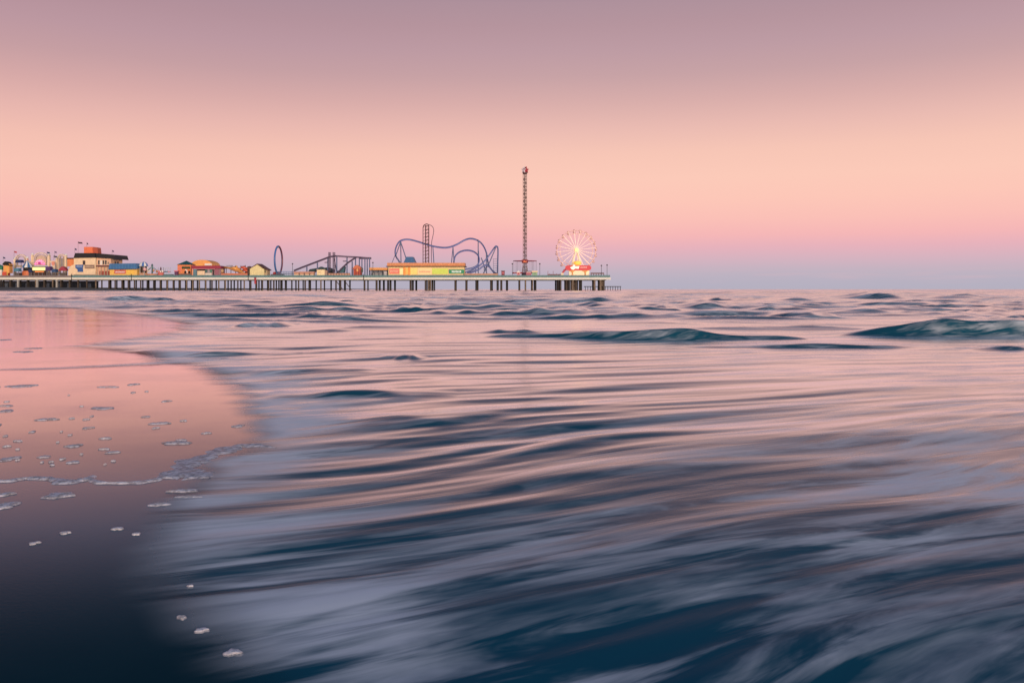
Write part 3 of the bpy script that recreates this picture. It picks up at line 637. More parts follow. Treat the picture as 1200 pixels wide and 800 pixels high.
for k in range(12):
    m = MB(); pr = [(.1, t.z(306.4)), (1.3, t.z(307.2)), (2.2, t.z(309)), (2.7, t.z(311.8))]; a0, a1 = 2*math.pi*k/12, 2*math.pi*(k+1)/12
    m.add([(cx+r*math.cos(a), cy+r*math.sin(a), z) for r, z in pr for a in (a0, a1)], [(0,1,3,2), (2,3,5,4), (4,5,7,6)]); t.build('dome_gore', m, white if k % 3 == 1 or k == 8 else pm('bright_blue_canvas', (54,110,190), .7))
for k in range(6): t.build('post', MB().bar((cx+2.4*math.cos(k*1.05), cy+2.4*math.sin(k*1.05), DZ), (cx+2.4*math.cos(k*1.05), cy+2.4*math.sin(k*1.05), t.z(311.6)), .12), white)
t.build('kiosk', MB().lathe(cx, cy, [(1.9, DZ), (1.9, t.z(312.4))], 8), pm('brown_kiosk_panel', (66,48,44))); t.build('counter', MB().lathe(cx, cy, [(2.3, DZ), (2.3, t.z(319.6))], 10), tan_)
t = T('pink_globe', 'pale pink globe on a post right of the striped dome pavilion', 'globe', 168.8, 504)
t.build('globe', MB().lathe(t.x(168.8), t.Y+1, [(.1, t.z(313.2)), (.75, t.z(313.9)), (1.05, t.z(315.4)), (.75, t.z(317)), (.1, t.z(317.7))], 14), pm('pale_pink_shell', (232,170,170)), smooth=True); t.build('post', MB().bar((t.x(168.8), t.Y+1, DZ), (t.x(168.8), t.Y+1, t.z(317.5)), .14), steel)
t = T('spinning_ride', 'teal-armed spinning ride with dark hub right of the pink globe', 'fairground ride', 174.5, 507)
cx, cy = t.x(175), t.Y+4
t.build('mast', MB().lathe(cx, cy, [(.5, DZ), (.35, t.z(311.5)), (.7, t.z(311.3)), (.7, t.z(310.6)), (.1, t.z(308.8))], 8), pm('deep_teal_paint', (52,94,100)))
for k in range(7):
    a = k*.9; e_ = (cx+2.9*math.cos(a), cy+2.9*math.sin(a), t.z(316.4+.7*math.sin(a*2))); t.build('arm', MB().bar((cx, cy, t.z(311.5)), e_, .13), pm('pale_teal_arm', (130,165,168)))
    t.build('car', MB().lathe(e_[0], e_[1], [(.25, e_[2]-1.2), (.65, e_[2]-.8), (.7, e_[2]-.2), (.3, e_[2]+.2)], 8), (tan_, pm('peach_car', (236,160,110)), white)[k % 3])
t.build('platform', MB().lathe(cx, cy, [(3.4, DZ), (3.3, t.z(320.6))], 16), pm('orange_tan_platform', (214,140,96)))
t = T('teacup_ride', 'small red and pink ride with dark pointed top', 'fairground ride', 186.4, 505)
cx, cy = t.x(186.4), t.Y+2.5
t.build('base', MB().lathe(cx, cy, [(1.7, DZ), (1.75, t.z(319.6)), (1.5, t.z(319.2))], 14), pm('coral_red_paint', (222,100,88)))
for k in range(5): t.build('cup', MB().lathe(cx+1.1*math.cos(k*1.26), cy+1.1*math.sin(k*1.26), [(.25, t.z(319.2)), (.5, t.z(318)), (.52, t.z(317))], 8), pink if k % 2 else white)
t.build('spire', MB().lathe(cx, cy, [(.3, t.z(319.2)), (.45, t.z(315.5)), (.5, t.z(314.6)), (.1, t.z(312.6))], 8), pm('maroon_spire', (92,44,56)))
for k in (-1, 1): t.build('lamp_mast', MB().bar((cx+k*1.7, cy, DZ), (cx+k*1.5, cy, t.z(313.4)), .09), steel)
t = T('swing_boat', 'white spindly frame ride with small pale boats left of the orange building', 'fairground ride', 195, 507)
for k, u in enumerate((190.6, 193, 196, 198.6)):
    t.build('mast', MB().tube([(t.x(u-1), t.Y, DZ), (t.x(u), t.Y+1, t.z(313+k % 2)), (t.x(u+1), t.Y+2, DZ)], .1, 5), pm('pale_frame', (190,186,200)))
t.build('beam', MB().bar((t.x(190), t.Y+1, t.z(314)), (t.x(199.4), t.Y+1, t.z(314)), .12), pm('pale_frame', (190,186,200)))
for k, u in enumerate((191.6, 194.5, 197.4)):
    t.build('boat', MB().prism([(t.x(u-1.3), t.z(317.6)), (t.x(u-.8), t.z(319)), (t.x(u+.8), t.z(319)), (t.x(u+1.3), t.z(317.6)), (t.x(u), t.z(318.2))], t.Y+.6, t.Y+1.6), (purple, teal, pink)[k])
t.build('platform', MB().box(t.x(189.6), t.x(200.6), t.Y, t.Y+4, DZ, t.z(321.3)), pm('teal_grey_platform', (92,116,120)))
t = T('ticket_kiosk', 'tiny purple kiosk left of the green-roofed orange building', 'kiosk', 206, 504)
t.box('wall', 204.4, 208, 318, 323, pm('plum_paint', (104,50,96)), 0, 1.8, base=True); t.box('roof', 204, 208.4, 316.8, 318, pink, -.2, 2.2)

t = T('green_roofed_building', 'square orange building with dark green pyramid roof and arched doors', 'building', 215, 507)
t.box('wall', 208, 223.6, 310, 323, orange, 0, 8, base=True)
x0, x1, zb, zt = t.x(207.2), t.x(223.9), t.z(310.2), t.z(305.2); m = MB().add([(x0,t.Y-.5,zb), (x1,t.Y-.5,zb), (x1,t.Y+8.5,zb), (x0,t.Y+8.5,zb), ((x0+x1)/2,t.Y+4,zt)], [(0,1,4), (1,2,4), (2,3,4), (3,0,4), (3,2,1,0)]); t.build('roof', m, dgreen)
t.poly('awning', [(213.6,314.8), (214,312.4), (222.8,312.4), (223.2,314.8)], pm('dark_olive_canvas', (52,72,44), .8), -.9, .88)
for u in (217.2, 221.9): t.poly('doorway', [(u-1.3,320.6), (u-1.3,318.6), (u-.8,317.5), (u,317.1), (u+.8,317.5), (u+1.3,318.6), (u+1.3,320.6)], dark, -.1, .09)
t.poly('white_panel', [(216.4,317), (218,315.2), (219.6,317), (220.2,320), (218.9,320), (218.8,317.6), (217.4,316.6)], white, -.2, .08); t.box('coral_panel', 208.4, 212.8, 312, 318.5, pm('coral_stucco', (232,120,84)), -.08, .07); t.box('base', 207.8, 223.8, 320.8, 323, pm('grey_brown_base', (112,96,92)), -.2, .19)
t = T('orange_barrel_hall', 'hall with a big rounded orange barrel roof behind the crimson roof', 'hall', 236, 515)
t.poly('roof', [(223.6,312)]+[(236.2-12.6*math.cos(math.pi*i/16), 311-6.6*math.sin(math.pi*i/16)) for i in range(17)]+[(248.8,312)], orangel, 0, 14)
t.box('wall', 224.4, 248.4, 311.8, 323, orange, .4, 13, base=True); sg = t.box('sign_board', 240, 248.2, 308.8, 311, white, -.3, .25); t.box('eave_band', 224, 238, 310.2, 311.4, pm('gold_band', (250,180,60)), -.2, .18)
t = T('crimson_roofed_building', 'low building with long crimson roof, teal pillar and cream shutters', 'building', 240, 505)
t.box('wall', 226, 258.6, 314, 323, pm('dusty_rose_wall', (150,110,118)), .6, 7, base=True); t.poly('roof', [(224.4,314.6), (225.6,311.4), (256,311.2), (259.2,312.4), (259,314.6)], crimson, -.6, 9)
t.box('eave', 224.8, 252, 314.7, 315.3, pm('pink_eave', (214,130,140)), -.5, .3); t.box('pillar', 226.6, 230.4, 315.3, 323.6, pm('blue_teal_pillar', (92,134,150)), -.2, .7, base=True); t.box('pillar', 224.9, 226.4, 315.3, 323.6, pm('pale_orange_pillar', (236,150,104)), -.2, .7, base=True)
t.box('dark_opening', 231, 249, 315.6, 317.2, dark, .45, .14); t.box('shutter', 231, 239.6, 317.2, 322.6, cream, .42, .17); t.box('shutter', 240.2, 247.6, 319.8, 322.8, pm('pale_cream_panel', (226,212,196)), .42, .17)
for k, c in enumerate(((60,110,110), (160,156,168), (80,140,120))): t.box('window', 240+k*2.9, 242.6+k*2.9, 315.8, 319.6, pm('shop_panel_%d' % k if False else ('teal_pane', 'grey_pane', 'sea_green_pane')[k], c, .3), .38, .06)
t.box('doorway', 249.4, 250.6, 316, 323, dark, .4, .19, base=True); t.box('corner_panel', 251.4, 255.8, 315.2, 322.4, pm('mauve_panel', (158,92,112)), .4, .19)

# ---- orange slides, round ball, gable house
t = T('water_slide', 'tangle of orange and yellow slide tubes on dark posts', 'slide', 275, 508)
def helix(u0, u1, va, vb, turns, r, ph=0, Y=None):
    n = int(turns*16); return [(t.x(u0+(u1-u0)*i/n)+1.6*math.cos(ph+2*math.pi*turns*i/n), t.Y+4+2.4*math.sin(ph+2*math.pi*turns*i/n), t.z(va+(vb-va)*i/n)) for i in range(n+1)]
t.build('slide_tube', MB().tube(helix(271, 279, 312.4, 318.5, 2.4, .6), .75, 8), pm('amber_slide', (240,160,44), .35), smooth=True)
t.build('slide_tube', MB().tube(helix(283, 288.5, 312.2, 319, 2.2, .6, 1.5), .65, 8), pm('vermilion_slide', (220,88,48), .35), smooth=True)
t.build('slide_tube', MB().tube([(t.x(262), t.Y+1, t.z(313)), (t.x(268), t.Y+.5, t.z(314)), (t.x(274), t.Y+.3, t.z(316.5)), (t.x(281), t.Y+.2, t.z(318.6)), (t.x(287), t.Y, t.z(320.2))], .6, 8), pm('ochre_slide', (196,128,56), .35), smooth=True)
for u in (259.5, 263.5, 269, 274.5, 280.6, 286, 291): t.build('post', MB().bar((t.x(u), t.Y+2.5, DZ), (t.x(u), t.Y+2.5, t.z(310.6+(u % 2))), .2), pm('dark_brown_post', (74,48,40)))
t.build('platform', MB().box(t.x(260), t.x(270), t.Y+1.5, t.Y+4.5, t.z(313.8), t.z(312.6)), pm('olive_tan_platform', (178,150,100))); t.build('stair_tower', MB().box(t.x(289.3), t.x(292.2), t.Y+1, t.Y+4, DZ, t.z(312)), pm('dark_stair', (86,58,48)))
t.build('fence', MB().box(t.x(261), t.x(291.6), t.Y-2.6, t.Y-2.4, DZ, t.z(320.2)), pm('salmon_fence', (214,118,80)))
t.build('shade_roof', MB().box(t.x(265), t.x(271), t.Y, t.Y+3, t.z(311.8), t.z(310.8)), pm('lavender_grey_roof', (150,150,170)))
t = T('gold_ball', 'round tan and gold ball on dark legs right of the crimson roof', 'ball', 258.6, 505)
t.build('ball', MB().lathe(t.x(258.6), t.Y+2, [(.1, t.z(314.8)), (.9, t.z(315.4)), (1.25, t.z(317.4)), (.9, t.z(319.3)), (.1, t.z(320))], 14), pm('gold_tan_shell', (200,156,108), .5), smooth=True)
for k in (-1, 0, 1): t.build('leg', MB().bar((t.x(258.6)+k*1.1, t.Y+2, DZ), (t.x(258.6)+k*.5, t.Y+2, t.z(319)), .13), dark)
t = T('gabled_house', 'small pale yellow house with brown gable roof', 'house', 301, 505)
t.poly('wall', [(292.8,323.3), (292.8,315), (301.4,309.9), (309.4,315.6), (309.4,323.3)], pm('pale_yellow_boards', (232,214,150), .8), 0, 6.5)
x = t.x; z = t.z
t.build('roof', MB().add([(x(301.5),t.Y-.6,z(308.9)), (x(314.4),t.Y-.4,z(316)), (x(313.8),t.Y+8,z(316)), (x(302.5),t.Y+8,z(308.9)), (x(301.5),t.Y-.6,z(309.7)), (x(314.2),t.Y-.4,z(316.8)), (x(313.6),t.Y+8,z(316.8)), (x(302.5),t.Y+8,z(309.7))], [(0,1,2,3), (7,6,5,4), (0,4,5,1), (1,5,6,2), (2,6,7,3), (3,7,4,0)]), brown)
t.build('roof', MB().add([(x(301.5),t.Y-.6,z(308.9)), (x(291.6),t.Y-.6,z(315)), (x(291.6),t.Y+7,z(315)), (x(302.5),t.Y+7,z(308.9)), (x(301.5),t.Y-.6,z(309.8)), (x(291.6),t.Y-.6,z(315.8)), (x(291.6),t.Y+7,z(315.8)), (x(302.5),t.Y+7,z(309.8))], [(0,3,2,1), (4,5,6,7), (0,1,5,4), (1,2,6,5), (2,3,7,6), (3,0,4,7)]), brown)
t.box('side_wall', 309.4, 313, 316.6, 323, pm('tan_grey_side', (190,160,118)), .3, 6, base=True); t.box('shutter', 309.8, 311.8, 317, 319.5, pm('moss_shutter', (110,104,76)), .2, .08)
t = T('red_banner', 'red banner hanging from the pier edge below the gabled house', 'banner', 299, 499.4, 5)
t.box('cloth', 298, 300.2, 325.4, 332.6, redp, 0, .08); t.build('rod', MB().bar((t.x(297.6), t.Y+.04, t.z(325.2)), (t.x(300.6), t.Y+.04, t.z(325.2)), .09), steel)

# ---- loop ride (a tall ring seen almost edge-on)
t = T('loop_ride', 'tall thin upright ring ride, blue on the left and dark red on the right', 'fairground ride', 321.5, 510)
zc, R = (t.z(287)+t.z(321.5))/2, (t.z(287)-t.z(321.5))/2-.4; th = rad(90); cx = t.x(321.5); cy = t.Y+9
def ringp(a, r): return (cx+r*math.cos(a)*math.cos(th), cy+r*math.cos(a)*math.sin(th), zc+r*math.sin(a))
for nm, a0, a1, mt in (('ring_half', 90, 270, pm('bright_blue_steel', (60,112,180), .4)), ('ring_half', -90, 90, pm('dark_red_steel', (118,44,60), .4))):
    pts = [rad(a0+(a1-a0)*i/36) for i in range(37)]; o = t.build(nm, MB().tube([ringp(a, R) for a in pts], .55, 7), mt, smooth=True)
    t.build('rail', MB().tube([ringp(a, R-.75) for a in pts], .13, 5), suppp, o)
t.poly('station', [(316,321.8), (317,318.4), (321.6,318.2), (324,321.8)], redp, 6, 4); t.box('base', 314.4, 327.6, 321, 323, pm('dusky_base', (104,84,92)), 5, 6, base=True)
for s_ in (-1, 1): t.build('stay', MB().bar((cx+s_*2.6, cy-1, DZ), ringp(rad(-90+s_*28), R), .16), suppp)
t = T('blue_walkway', 'low blue railed walkway between the ring ride and the flume ramp', 'walkway', 334, 507)
t.box('deck', 323.6, 346, 320.2, 320.9, pm('dusk_blue_deck', (72,110,140)), 0, 2.5); t.box('handrail', 323.6, 346, 318, 318.5, blue, 0, .15)
for k in range(12): t.box('post', 324+k*1.95, 324.35+k*1.95, 318, 323, suppp, .02, .14, base=True)

# ---- log flume
t = T('log_flume', 'dark plum log flume with long straight lift ramp, twin towers and high trough', 'log flume', 388, 514)
def pt(u, v, dy=0): return (t.x(u), t.Y+dy, t.z(v))
def trough(name, pts, r=.5):
    m = MB()
    for (a, b_) in zip(pts, pts[1:]):
        A_, B_ = Vector(a), Vector(b_)
        for dy in (-.9, .9): m.bar(A_+Vector((0, dy, .35)), B_+Vector((0, dy, .35)), .24)
        m.add([A_+Vector((0, -.9, 0)), A_+Vector((0, .9, 0)), B_+Vector((0, .9, 0)), B_+Vector((0, -.9, 0)), A_+Vector((0, -.9, -.35)), A_+Vector((0, .9, -.35)), B_+Vector((0, .9, -.35)), B_+Vector((0, -.9, -.35))], [(0,1,2,3), (7,6,5,4), (0,4,5,1), (1,5,6,2), (2,6,7,3), (3,7,4,0)])
    return t.build(name, m, flumep)
trough('lift_ramp', [pt(344.6, 317.4), pt(354, 313.6), pt(386, 301.4)]); trough('high_trough', [pt(386, 301.2), pt(394, 300.2), pt(405, 301), pt(418, 301.6), pt(426, 302, 4), pt(433, 302.4, 5)]); trough('drop_trough', [pt(418, 301.8, -2), pt(408, 308.5, -2), pt(400, 316, -2), pt(397, 320, -2)])
t.build('turn_deck', MB().box(t.x(420), t.x(433), t.Y+2, t.Y+7, t.z(303.2), t.z(301.2)), flumep)
for u in (386.2, 391.3):
    m = MB()
    for dy in (-1.3, 1.3):
        for du in (-.7, .7): m.bar(pt(u+du, 323, dy), pt(u+du, 295.6, dy), .17)
    for k in range(12): m.bar(pt(u-.7, 296+k*2.2, -1.3), pt(u+.7, 297.2+k*2.2, -1.3), .1); m.bar(pt(u+.7, 296+k*2.2, 1.3), pt(u-.7, 297.2+k*2.2, 1.3), .1)
    t.build('tower', m, flumep)
t.build('tower_bridge', MB().box(t.x(385.4), t.x(392), t.Y-1.3, t.Y+1.3, t.z(301.6), t.z(300.6)), flumep)
for u, v in ((359.4, 312.4), (371.8, 307.6), (384, 302.6), (394.5, 301), (406.5, 301), (412.6, 306), (416.5, 302), (421, 303), (424, 303), (427.5, 303), (430.2, 303), (433, 302.4)):
    m = MB(); m.bar(pt(u, 323, -.6), pt(u, v, -.6), .2); m.bar(pt(u, 323, 1.2), pt(u, v, 1.2), .2)
    for k in range(3): m.bar(pt(u, 321-k*(321-v)/3.2, -.6), pt(u, 321-(k+1)*(321-v)/3.2, 1.2), .08)
    t.build('support', m, suppp)
for u, v in ((382.6, 307), (404, 305.6)): t.build('boat', MB().prism([pt(u-2, v)[::2], pt(u-1.6, v+1)[::2], pt(u+1.4, v+1)[::2], pt(u+2, v-.3)[::2], pt(u+1, v)[::2]], t.Y-1.2, t.Y), pm('dark_log_boat', (80,66,92)))
t.build('tower_leg', MB().bar(pt(392, 303), pt(394.4, 319), .25), flumep)
t = T('flume_station', 'red and orange painted tower-like station beneath the log flume turn', 'ride station', 418.5, 507)
t.box('wall', 414, 423, 315, 323, pm('brick_orange_paint', (200,84,48)), 0, 3, base=True); t.poly('roof', [(412.8,315.2), (415.6,311.6), (418.4,310.4), (421.4,312), (424.2,315.2)], pm('deep_orange_roof', (214,110,62)), -.4, 4)
for u in (414.4, 417, 420.2, 422.4): t.box('column', u, u+.8, 314, 323, pm('blood_red_column', (150,40,40)), -.5, .3, base=True)
t.box('front_panel', 417.8, 420, 314, 318, pm('amber_panel', (240,170,90)), -.2, .15); t.box('banner', 423.2, 425.4, 313.8, 319, pm('dim_green_cloth', (70,74,70)), .1, .12)  # amber panel is plain paint
t = T('tent_roof', 'long low dark teal tent roofs behind the cream booth', 'tent', 373, 518)
t.poly('canopy', [(361,318), (363,315.4), (372,314), (376,312.4), (379,313.8), (385,313.2), (391,316), (391,319)], pm('dark_teal_canvas', (44,70,80), .8), 0, 5)
for u in (362.5, 370, 378, 386, 390.5): t.box('post', u-.2, u+.2, 316, 323, dark, .4, .2, base=True)
t = T('tent_roof', 'sloping teal tent roof right of the flume towers', 'tent', 399, 516)
t.poly('canopy', [(393.6,318), (397,316.8), (402.8,311.8), (404, 312.6), (403, 319.4), (395,319.6)], pm('dusk_teal_canvas', (62,104,118), .8), 0, 4)
for u in (395.5, 399, 402.6): t.box('post', u-.2, u+.2, 318, 323, dark, .4, .2, base=True)
t = T('low_shed', 'long low pink and cream shed under the flume lift ramp', 'shed', 356, 504)
t.box('wall', 344.6, 367.6, 319.2, 323, tan_, 0, 3.4, base=True); t.box('roof', 344, 368.2, 318.2, 319.2, pm('dusty_pink_roof', (196,140,132)), -.3, 4); t.box('band', 344.8, 367.4, 321.6, 322.8, cream, -.1, .09)
for u in (350, 356, 362): t.box('doorway', u, u+1.6, 319.8, 322.4, pm('muted_brown_door', (130,96,84)), -.13, .12)  # doors in a muted brown
t = T('cream_booth', 'bright cream square booth below the flume towers', 'booth', 375.8, 503.5)
t.box('wall', 371.4, 380.4, 316.4, 323.4, pm('bright_cream_boards', (250,224,170), .8), 0, 3, base=True); t.box('roof', 370.8, 381, 315.8, 316.4, pm('sand_roof', (214,190,150)), -.3, 3.6); t.box('side_panel', 380.4, 383.2, 317, 323.4, pm('shade_tan_panel', (176,140,120)), .3, 2.6, base=True)
t.box('window', 373, 376, 318, 320, pm('dull_amber_pane', (226,196,140)), -.05, .04)
t = T('fence', 'long low salmon board fence from the booth to the flume station', 'fence', 400, 503.2)
t.box('boards', 384, 410, 320.4, 322.6, tan_, 0, .12); t.box('cap', 384, 410.6, 319.9, 320.4, pm('umber_cap', (120,84,76)), -.05, .22)
for k in range(9): t.box('post', 384.4+k*3.2, 384.9+k*3.2, 320.4, 323.3, brown, -.06, .05, base=True)
t = T('dark_kiosk', 'small dark round kiosk between the flume towers at deck level', 'kiosk', 387.4, 504)
t.build('wall', MB().lathe(t.x(387.4), t.Y+1.2, [(1.1, DZ), (1.1, t.z(319.4))], 10), pm('dark_teal_wall', (48,50,56))); t.build('roof', MB().lathe(t.x(387.4), t.Y+1.2, [(1.5, t.z(319.4)), (.5, t.z(317.8)), (.1, t.z(317))], 10), dark)  # kiosk wall is a plain dark grey-teal

# ---- canopy and long lit hall
t = T('open_canopy', 'open canopy with amber roof edge left of the long hall', 'canopy', 444, 507)
t.box('roof', 433, 455.8, 313.6, 316.4, orangel, 0, 5); t.box('eave', 433, 455.8, 316.4, 316.9, brown, .05, 4.8)
for u in (434, 439, 444, 449): t.box('post', u, u+.6, 316.9, 323, steel, .4, .3, base=True)
t.box('back_wall', 434, 455, 317, 323, pm('blue_grey_wall', (112,120,138)), 3.5, .3, base=True); t.box('counter', 436, 447, 319.8, 323, pm('grey_counter', (150,146,150)), 1.5, .8, base=True); t.box('vending_machine', 449.6, 453.6, 317.6, 322.6, pm('pale_panel', (190,184,190)), 1.2, .8, base=True)
t = T('amusement_hall', 'long hall with orange roof, dark eave and lit yellow and lime fronts', 'hall', 499, 505)
t.box('wall', 455, 544, 312.6, 323.2, pm('buff_siding', (240,206,140), .8), 0, 11, base=True); t.box('roof', 453.8, 544.6, 308, 311.7, pm('terracotta_fascia', (226,140,78), .7), -.8, 13); t.box('eave', 452.6, 545.8, 311.7, 312.7, pm('dark_brown_eave', (60,34,32)), -1.2, 13.8)
m = MB()
for k in range(30): m.box(t.x(454.5+k*3), t.x(454.8+k*3), t.Y-.86, t.Y-.8, t.z(311.6), t.z(308.2))
t.build('roof_seam', m, pm('pale_seam', (236,166,106)))
s_ = t.box('sign_board', 456.2, 468, 314.6, 320.8, pm('salmon_sign', (232,120,96), emit=(240,110,90), es=.18), -.2, .19); t.lettering(457.4, 466.8, 316.2, 319, pm('faint_letters', (240,190,160)), s_, -.21, 8)
t.box('lit_panel', 468.4, 472.4, 315, 321.6, pm('lit_cream_panel', (250,220,150), emit=(255,214,140), es=.3), -.2, .19)  # glow of the front panels stands in for light from eave lamps
for u in (472.8, 478.6): t.box('column', u, u+2.2, 313, 323, pm('glowing_orange_column', (244,150,40), emit=(240,140,30), es=.15), -.5, .4, base=True)  # columns glow faintly in place of lamplight falling on them
t.box('lit_panel', 475.2, 478.4, 314, 322, pm('lit_amber_panel', (248,176,70), emit=(250,170,60), es=.25), -.2, .19); t.box('lit_panel', 481, 489, 314, 322, pm('lit_yellow_panel', (250,204,100), emit=(250,196,90), es=.25), -.2, .19)
s_ = t.box('sign_board', 489.4, 506, 314, 322, pm('peach_sign', (246,204,140), emit=(250,200,130), es=.22), -.2, .19); t.lettering(491, 504.6, 317, 319.6, pm('rose_letters', (228,150,120)), s_, -.21, 9)
t.box('lime_panel', 506.4, 525, 314.6, 321.2, pm('lit_lime_panel', (196,206,70), emit=(190,210,60), es=.25), -.2, .19)
s_ = t.box('sign_board', 526, 544, 315.8, 320.6, pm('green_lit_sign', (26,140,98), emit=(20,140,90), es=.15), -.25, .24); t.lettering(529.4, 540.6, 316.8, 319.6, pm('white_lit_letters', (240,240,236), emit=(255,255,250), es=.3), s_, -.26, 7)
t.box('skirt', 455, 544, 321.9, 323.4, pm('grey_cream_skirt', (206,186,150)), -.3, .09)
t = T('blue_roofed_pavilion', 'steep blue trapezoid roof rising behind the long hall', 'pavilion', 479.5, 518)
t.poly('roof', [(472.6,308.4), (476,300.9), (483.4,300.9), (486.8,308.4)], pm('strong_blue_roof', (30,98,156), .5), 0, 9); t.box('wall', 474, 485.4, 308.4, 323, cream, .6, 7.8, base=True)

# ---- big steel coaster
def cr(pts, k=8):
    pts = [Vector(p) for p in pts]; out = []
    for i in range(len(pts)-1):
        p0, p1, p2, p3 = pts[max(i-1, 0)], pts[i], pts[i+1], pts[min(i+2, len(pts)-1)]
        for j in range(k):
            q = j/k; out.append(.5*((2*p1)+(-p0+p2)*q+(2*p0-5*p1+4*p2-p3)*q*q+(-p0+3*p1-3*p2+p3)*q**3))
    return out+[pts[-1]]
t = T('roller_coaster', 'tall indigo steel roller coaster with vertical lift, humps and a loop', 'roller coaster', 520, 520)
def zp(zx, zy, dy=0): return (t.x(440+zx/7.5), t.Y+dy, t.z(250+zy/7.5))
def track(pts, k=8):
    c = cr(pts, k); o = t.build('track', MB().tube(c, .46, 7), trackp, smooth=True)
    L_ = [p+Vector((0, -.75, .45)) for p in c]; R_ = [p+Vector((0, .75, .45)) for p in c]
    m = MB().tube(L_, .14, 5); m.tube(R_, .14, 5)
    for i in range(0, len(c), 2): m.bar(L_[i], R_[i], .09, 4)
    t.build('running_rail', m, suppp, o)
track([zp(262,545,4), zp(205,425,3), zp(180,385,2), zp(171,340,1), zp(184,290,0), zp(215,249,-1), zp(260,233,-1), zp(310,234,0), zp(380,252,0), zp(450,275,0), zp(520,293,0), zp(600,303,0), zp(660,296,0), zp(720,272,0), zp(780,237,1), zp(830,223,1), zp(880,231,1), zp(925,257,2), zp(955,298,2), zp(975,350,3), zp(984,410,4), zp(995,455,5), zp(1020,495,6), zp(1060,530,7)])
track([zp(790,495,-4), zp(860,480,-3), zp(900,452,-2), zp(912,410,-1), zp(900,368,0), zp(860,336,1), zp(800,325,1.5), zp(740,339,2), zp(702,370,2.5), zp(688,412,3), zp(690,450,3.5), zp(720,490,4), zp(790,520,5)])
track([zp(800,518,-2), zp(850,500,-2), zp(905,468,-1), zp(960,418,0), zp(1010,352,1), zp(1045,300,2), zp(1062,289,3), zp(1074,300,4), zp(1076,345,4), zp(1074,420,4), zp(1072,540,4)])
track([zp(810,532,-4), zp(900,500,-4), zp(960,460,-3), zp(1000,470,-2), zp(1040,520,-1)])
# vertical lift
m = MB()
for zx in (418, 440, 468):
    for dy in (-1.4, 1.4): m.bar(zp(zx, 545, dy), zp(zx, 105 if zx != 418 else 128, dy), .2 if zx > 430 else .12)
for k in range(14):
    y0 = 112+k*31; m.bar(zp(440, y0, -1.4), zp(468, y0, -1.4), .16); m.bar(zp(440, y0, 1.4), zp(468, y0, 1.4), .16); m.bar(zp(418, y0+10, 0), zp(440, y0, -1.4), .08); m.bar(zp(440, y0, -1.4), zp(468, y0+31, -1.4), .09); m.bar(zp(440, y0, -1.4), zp(440, y0, 1.4), .1)
m.tube(cr([zp(418,130), zp(424,108), zp(440,97), zp(456,95), zp(468,106)], 5), .3, 6)
t.build('lift_tower', m, pm('rust_plum_lattice', (96,62,72), .5))
t.build('drop_track', MB().tube(cr([zp(456,95,1), zp(480,102,2), zp(500,118,3), zp(508,150,3), zp(500,200,3), zp(490,250,3), zp(487,330,3), zp(490,440,3), zp(500,545,3)]), .2, 6), pm('plum_drop_track', (110,86,110), .5), smooth=True)
for a, b_ in (((222,245),(222,440)), ((222,250),(268,400)), ((222,250),(172,380)), ((172,370),(140,440)), ((172,350),(208,440)), ((505,292),(512,440)), ((682,296),(666,440)), ((682,300),(690,440)), ((903,232),(903,545)), ((905,330),(908,400)), ((1075,290),(1075,545)), ((1060,295),(985,470)), ((985,430),(1050,545)), ((955,460),(955,545)), ((975,360),(975,545)), ((880,480),(880,545)), ((990,440),(940,545)), ((930,390),(985,545)), ((835,498),(835,545))):
    t.build('support', MB().bar(zp(*a, -.3), zp(*b_, 1.5),   .30 if a[0] not in (172, 955, 880) else .18, 6), suppp)
m = MB()
for k in range(7): m.bar(zp(1035, 400+k*20, 3), zp(1075, 400+k*20, 3), .1)
m.bar(zp(1035, 395, 3), zp(1035, 545, 3), .1); t.build('stair_frame', m, suppp)
t.build('fence', MB().box(t.x(546), t.x(584), t.Y-17, t.Y-16.8, DZ, t.z(321)), tan_)
t = T('red_kiosk', 'small dark red kiosk right of the roller coaster', 'kiosk', 589.6, 504)
t.box('wall', 587.6, 591.4, 318, 323, pm('dark_red_boards', (140,38,54)), 0, 1.9, base=True); t.box('roof', 587.2, 591.8, 317.2, 318, brown, -.2, 2.3); t.box('hatch', 588.6, 590.4, 319, 320.6, pink, -.06, .05)

# ---- swing tower
t = T('swing_tower', 'very tall slim lattice swing tower with a star on top', 'tower ride', 615.2, 514)
cx, cy = t.x(615.2), t.Y+2; zt = t.z(203.5); hw = 1.05
steelb = pm('brown_grey_lattice', (112,88,84), .5)
m = MB()
for sx_ in (-1, 1):
    for sy_ in (-1, 1): m.bar((cx+sx_*hw, cy+sy_*hw, DZ), (cx+sx_*hw, cy+sy_*hw, zt), .17, 6)
k = 0; zz = DZ
while zz < zt-2.2:
    for sy_ in (-1, 1):
        a, b_ = (-1, 1) if k % 2 else (1, -1); m.bar((cx+a*hw, cy+sy_*hw, zz), (cx+b_*hw, cy+sy_*hw, zz+2.2), .065, 4); m.bar((cx+sy_*hw, cy+a*hw, zz), (cx+sy_*hw, cy+b_*hw, zz+2.2), .09, 4); m.bar((cx-hw, cy+sy_*hw, zz), (cx+hw, cy+sy_*hw, zz), .1, 4)
    k += 1; zz += 2.2
t.build('lattice_mast', m, steelb); t.build('guide_rail', MB().box(cx-.34, cx+.34, cy-.4, cy+.4, DZ, zt), pm('black_brown_guide', (46,34,36)))
t.build('cap', MB().box(cx-1.3, cx+1.3, cy-1.3, cy+1.3, zt, zt+.9), pm('dark_maroon_cap', (80,30,44)))
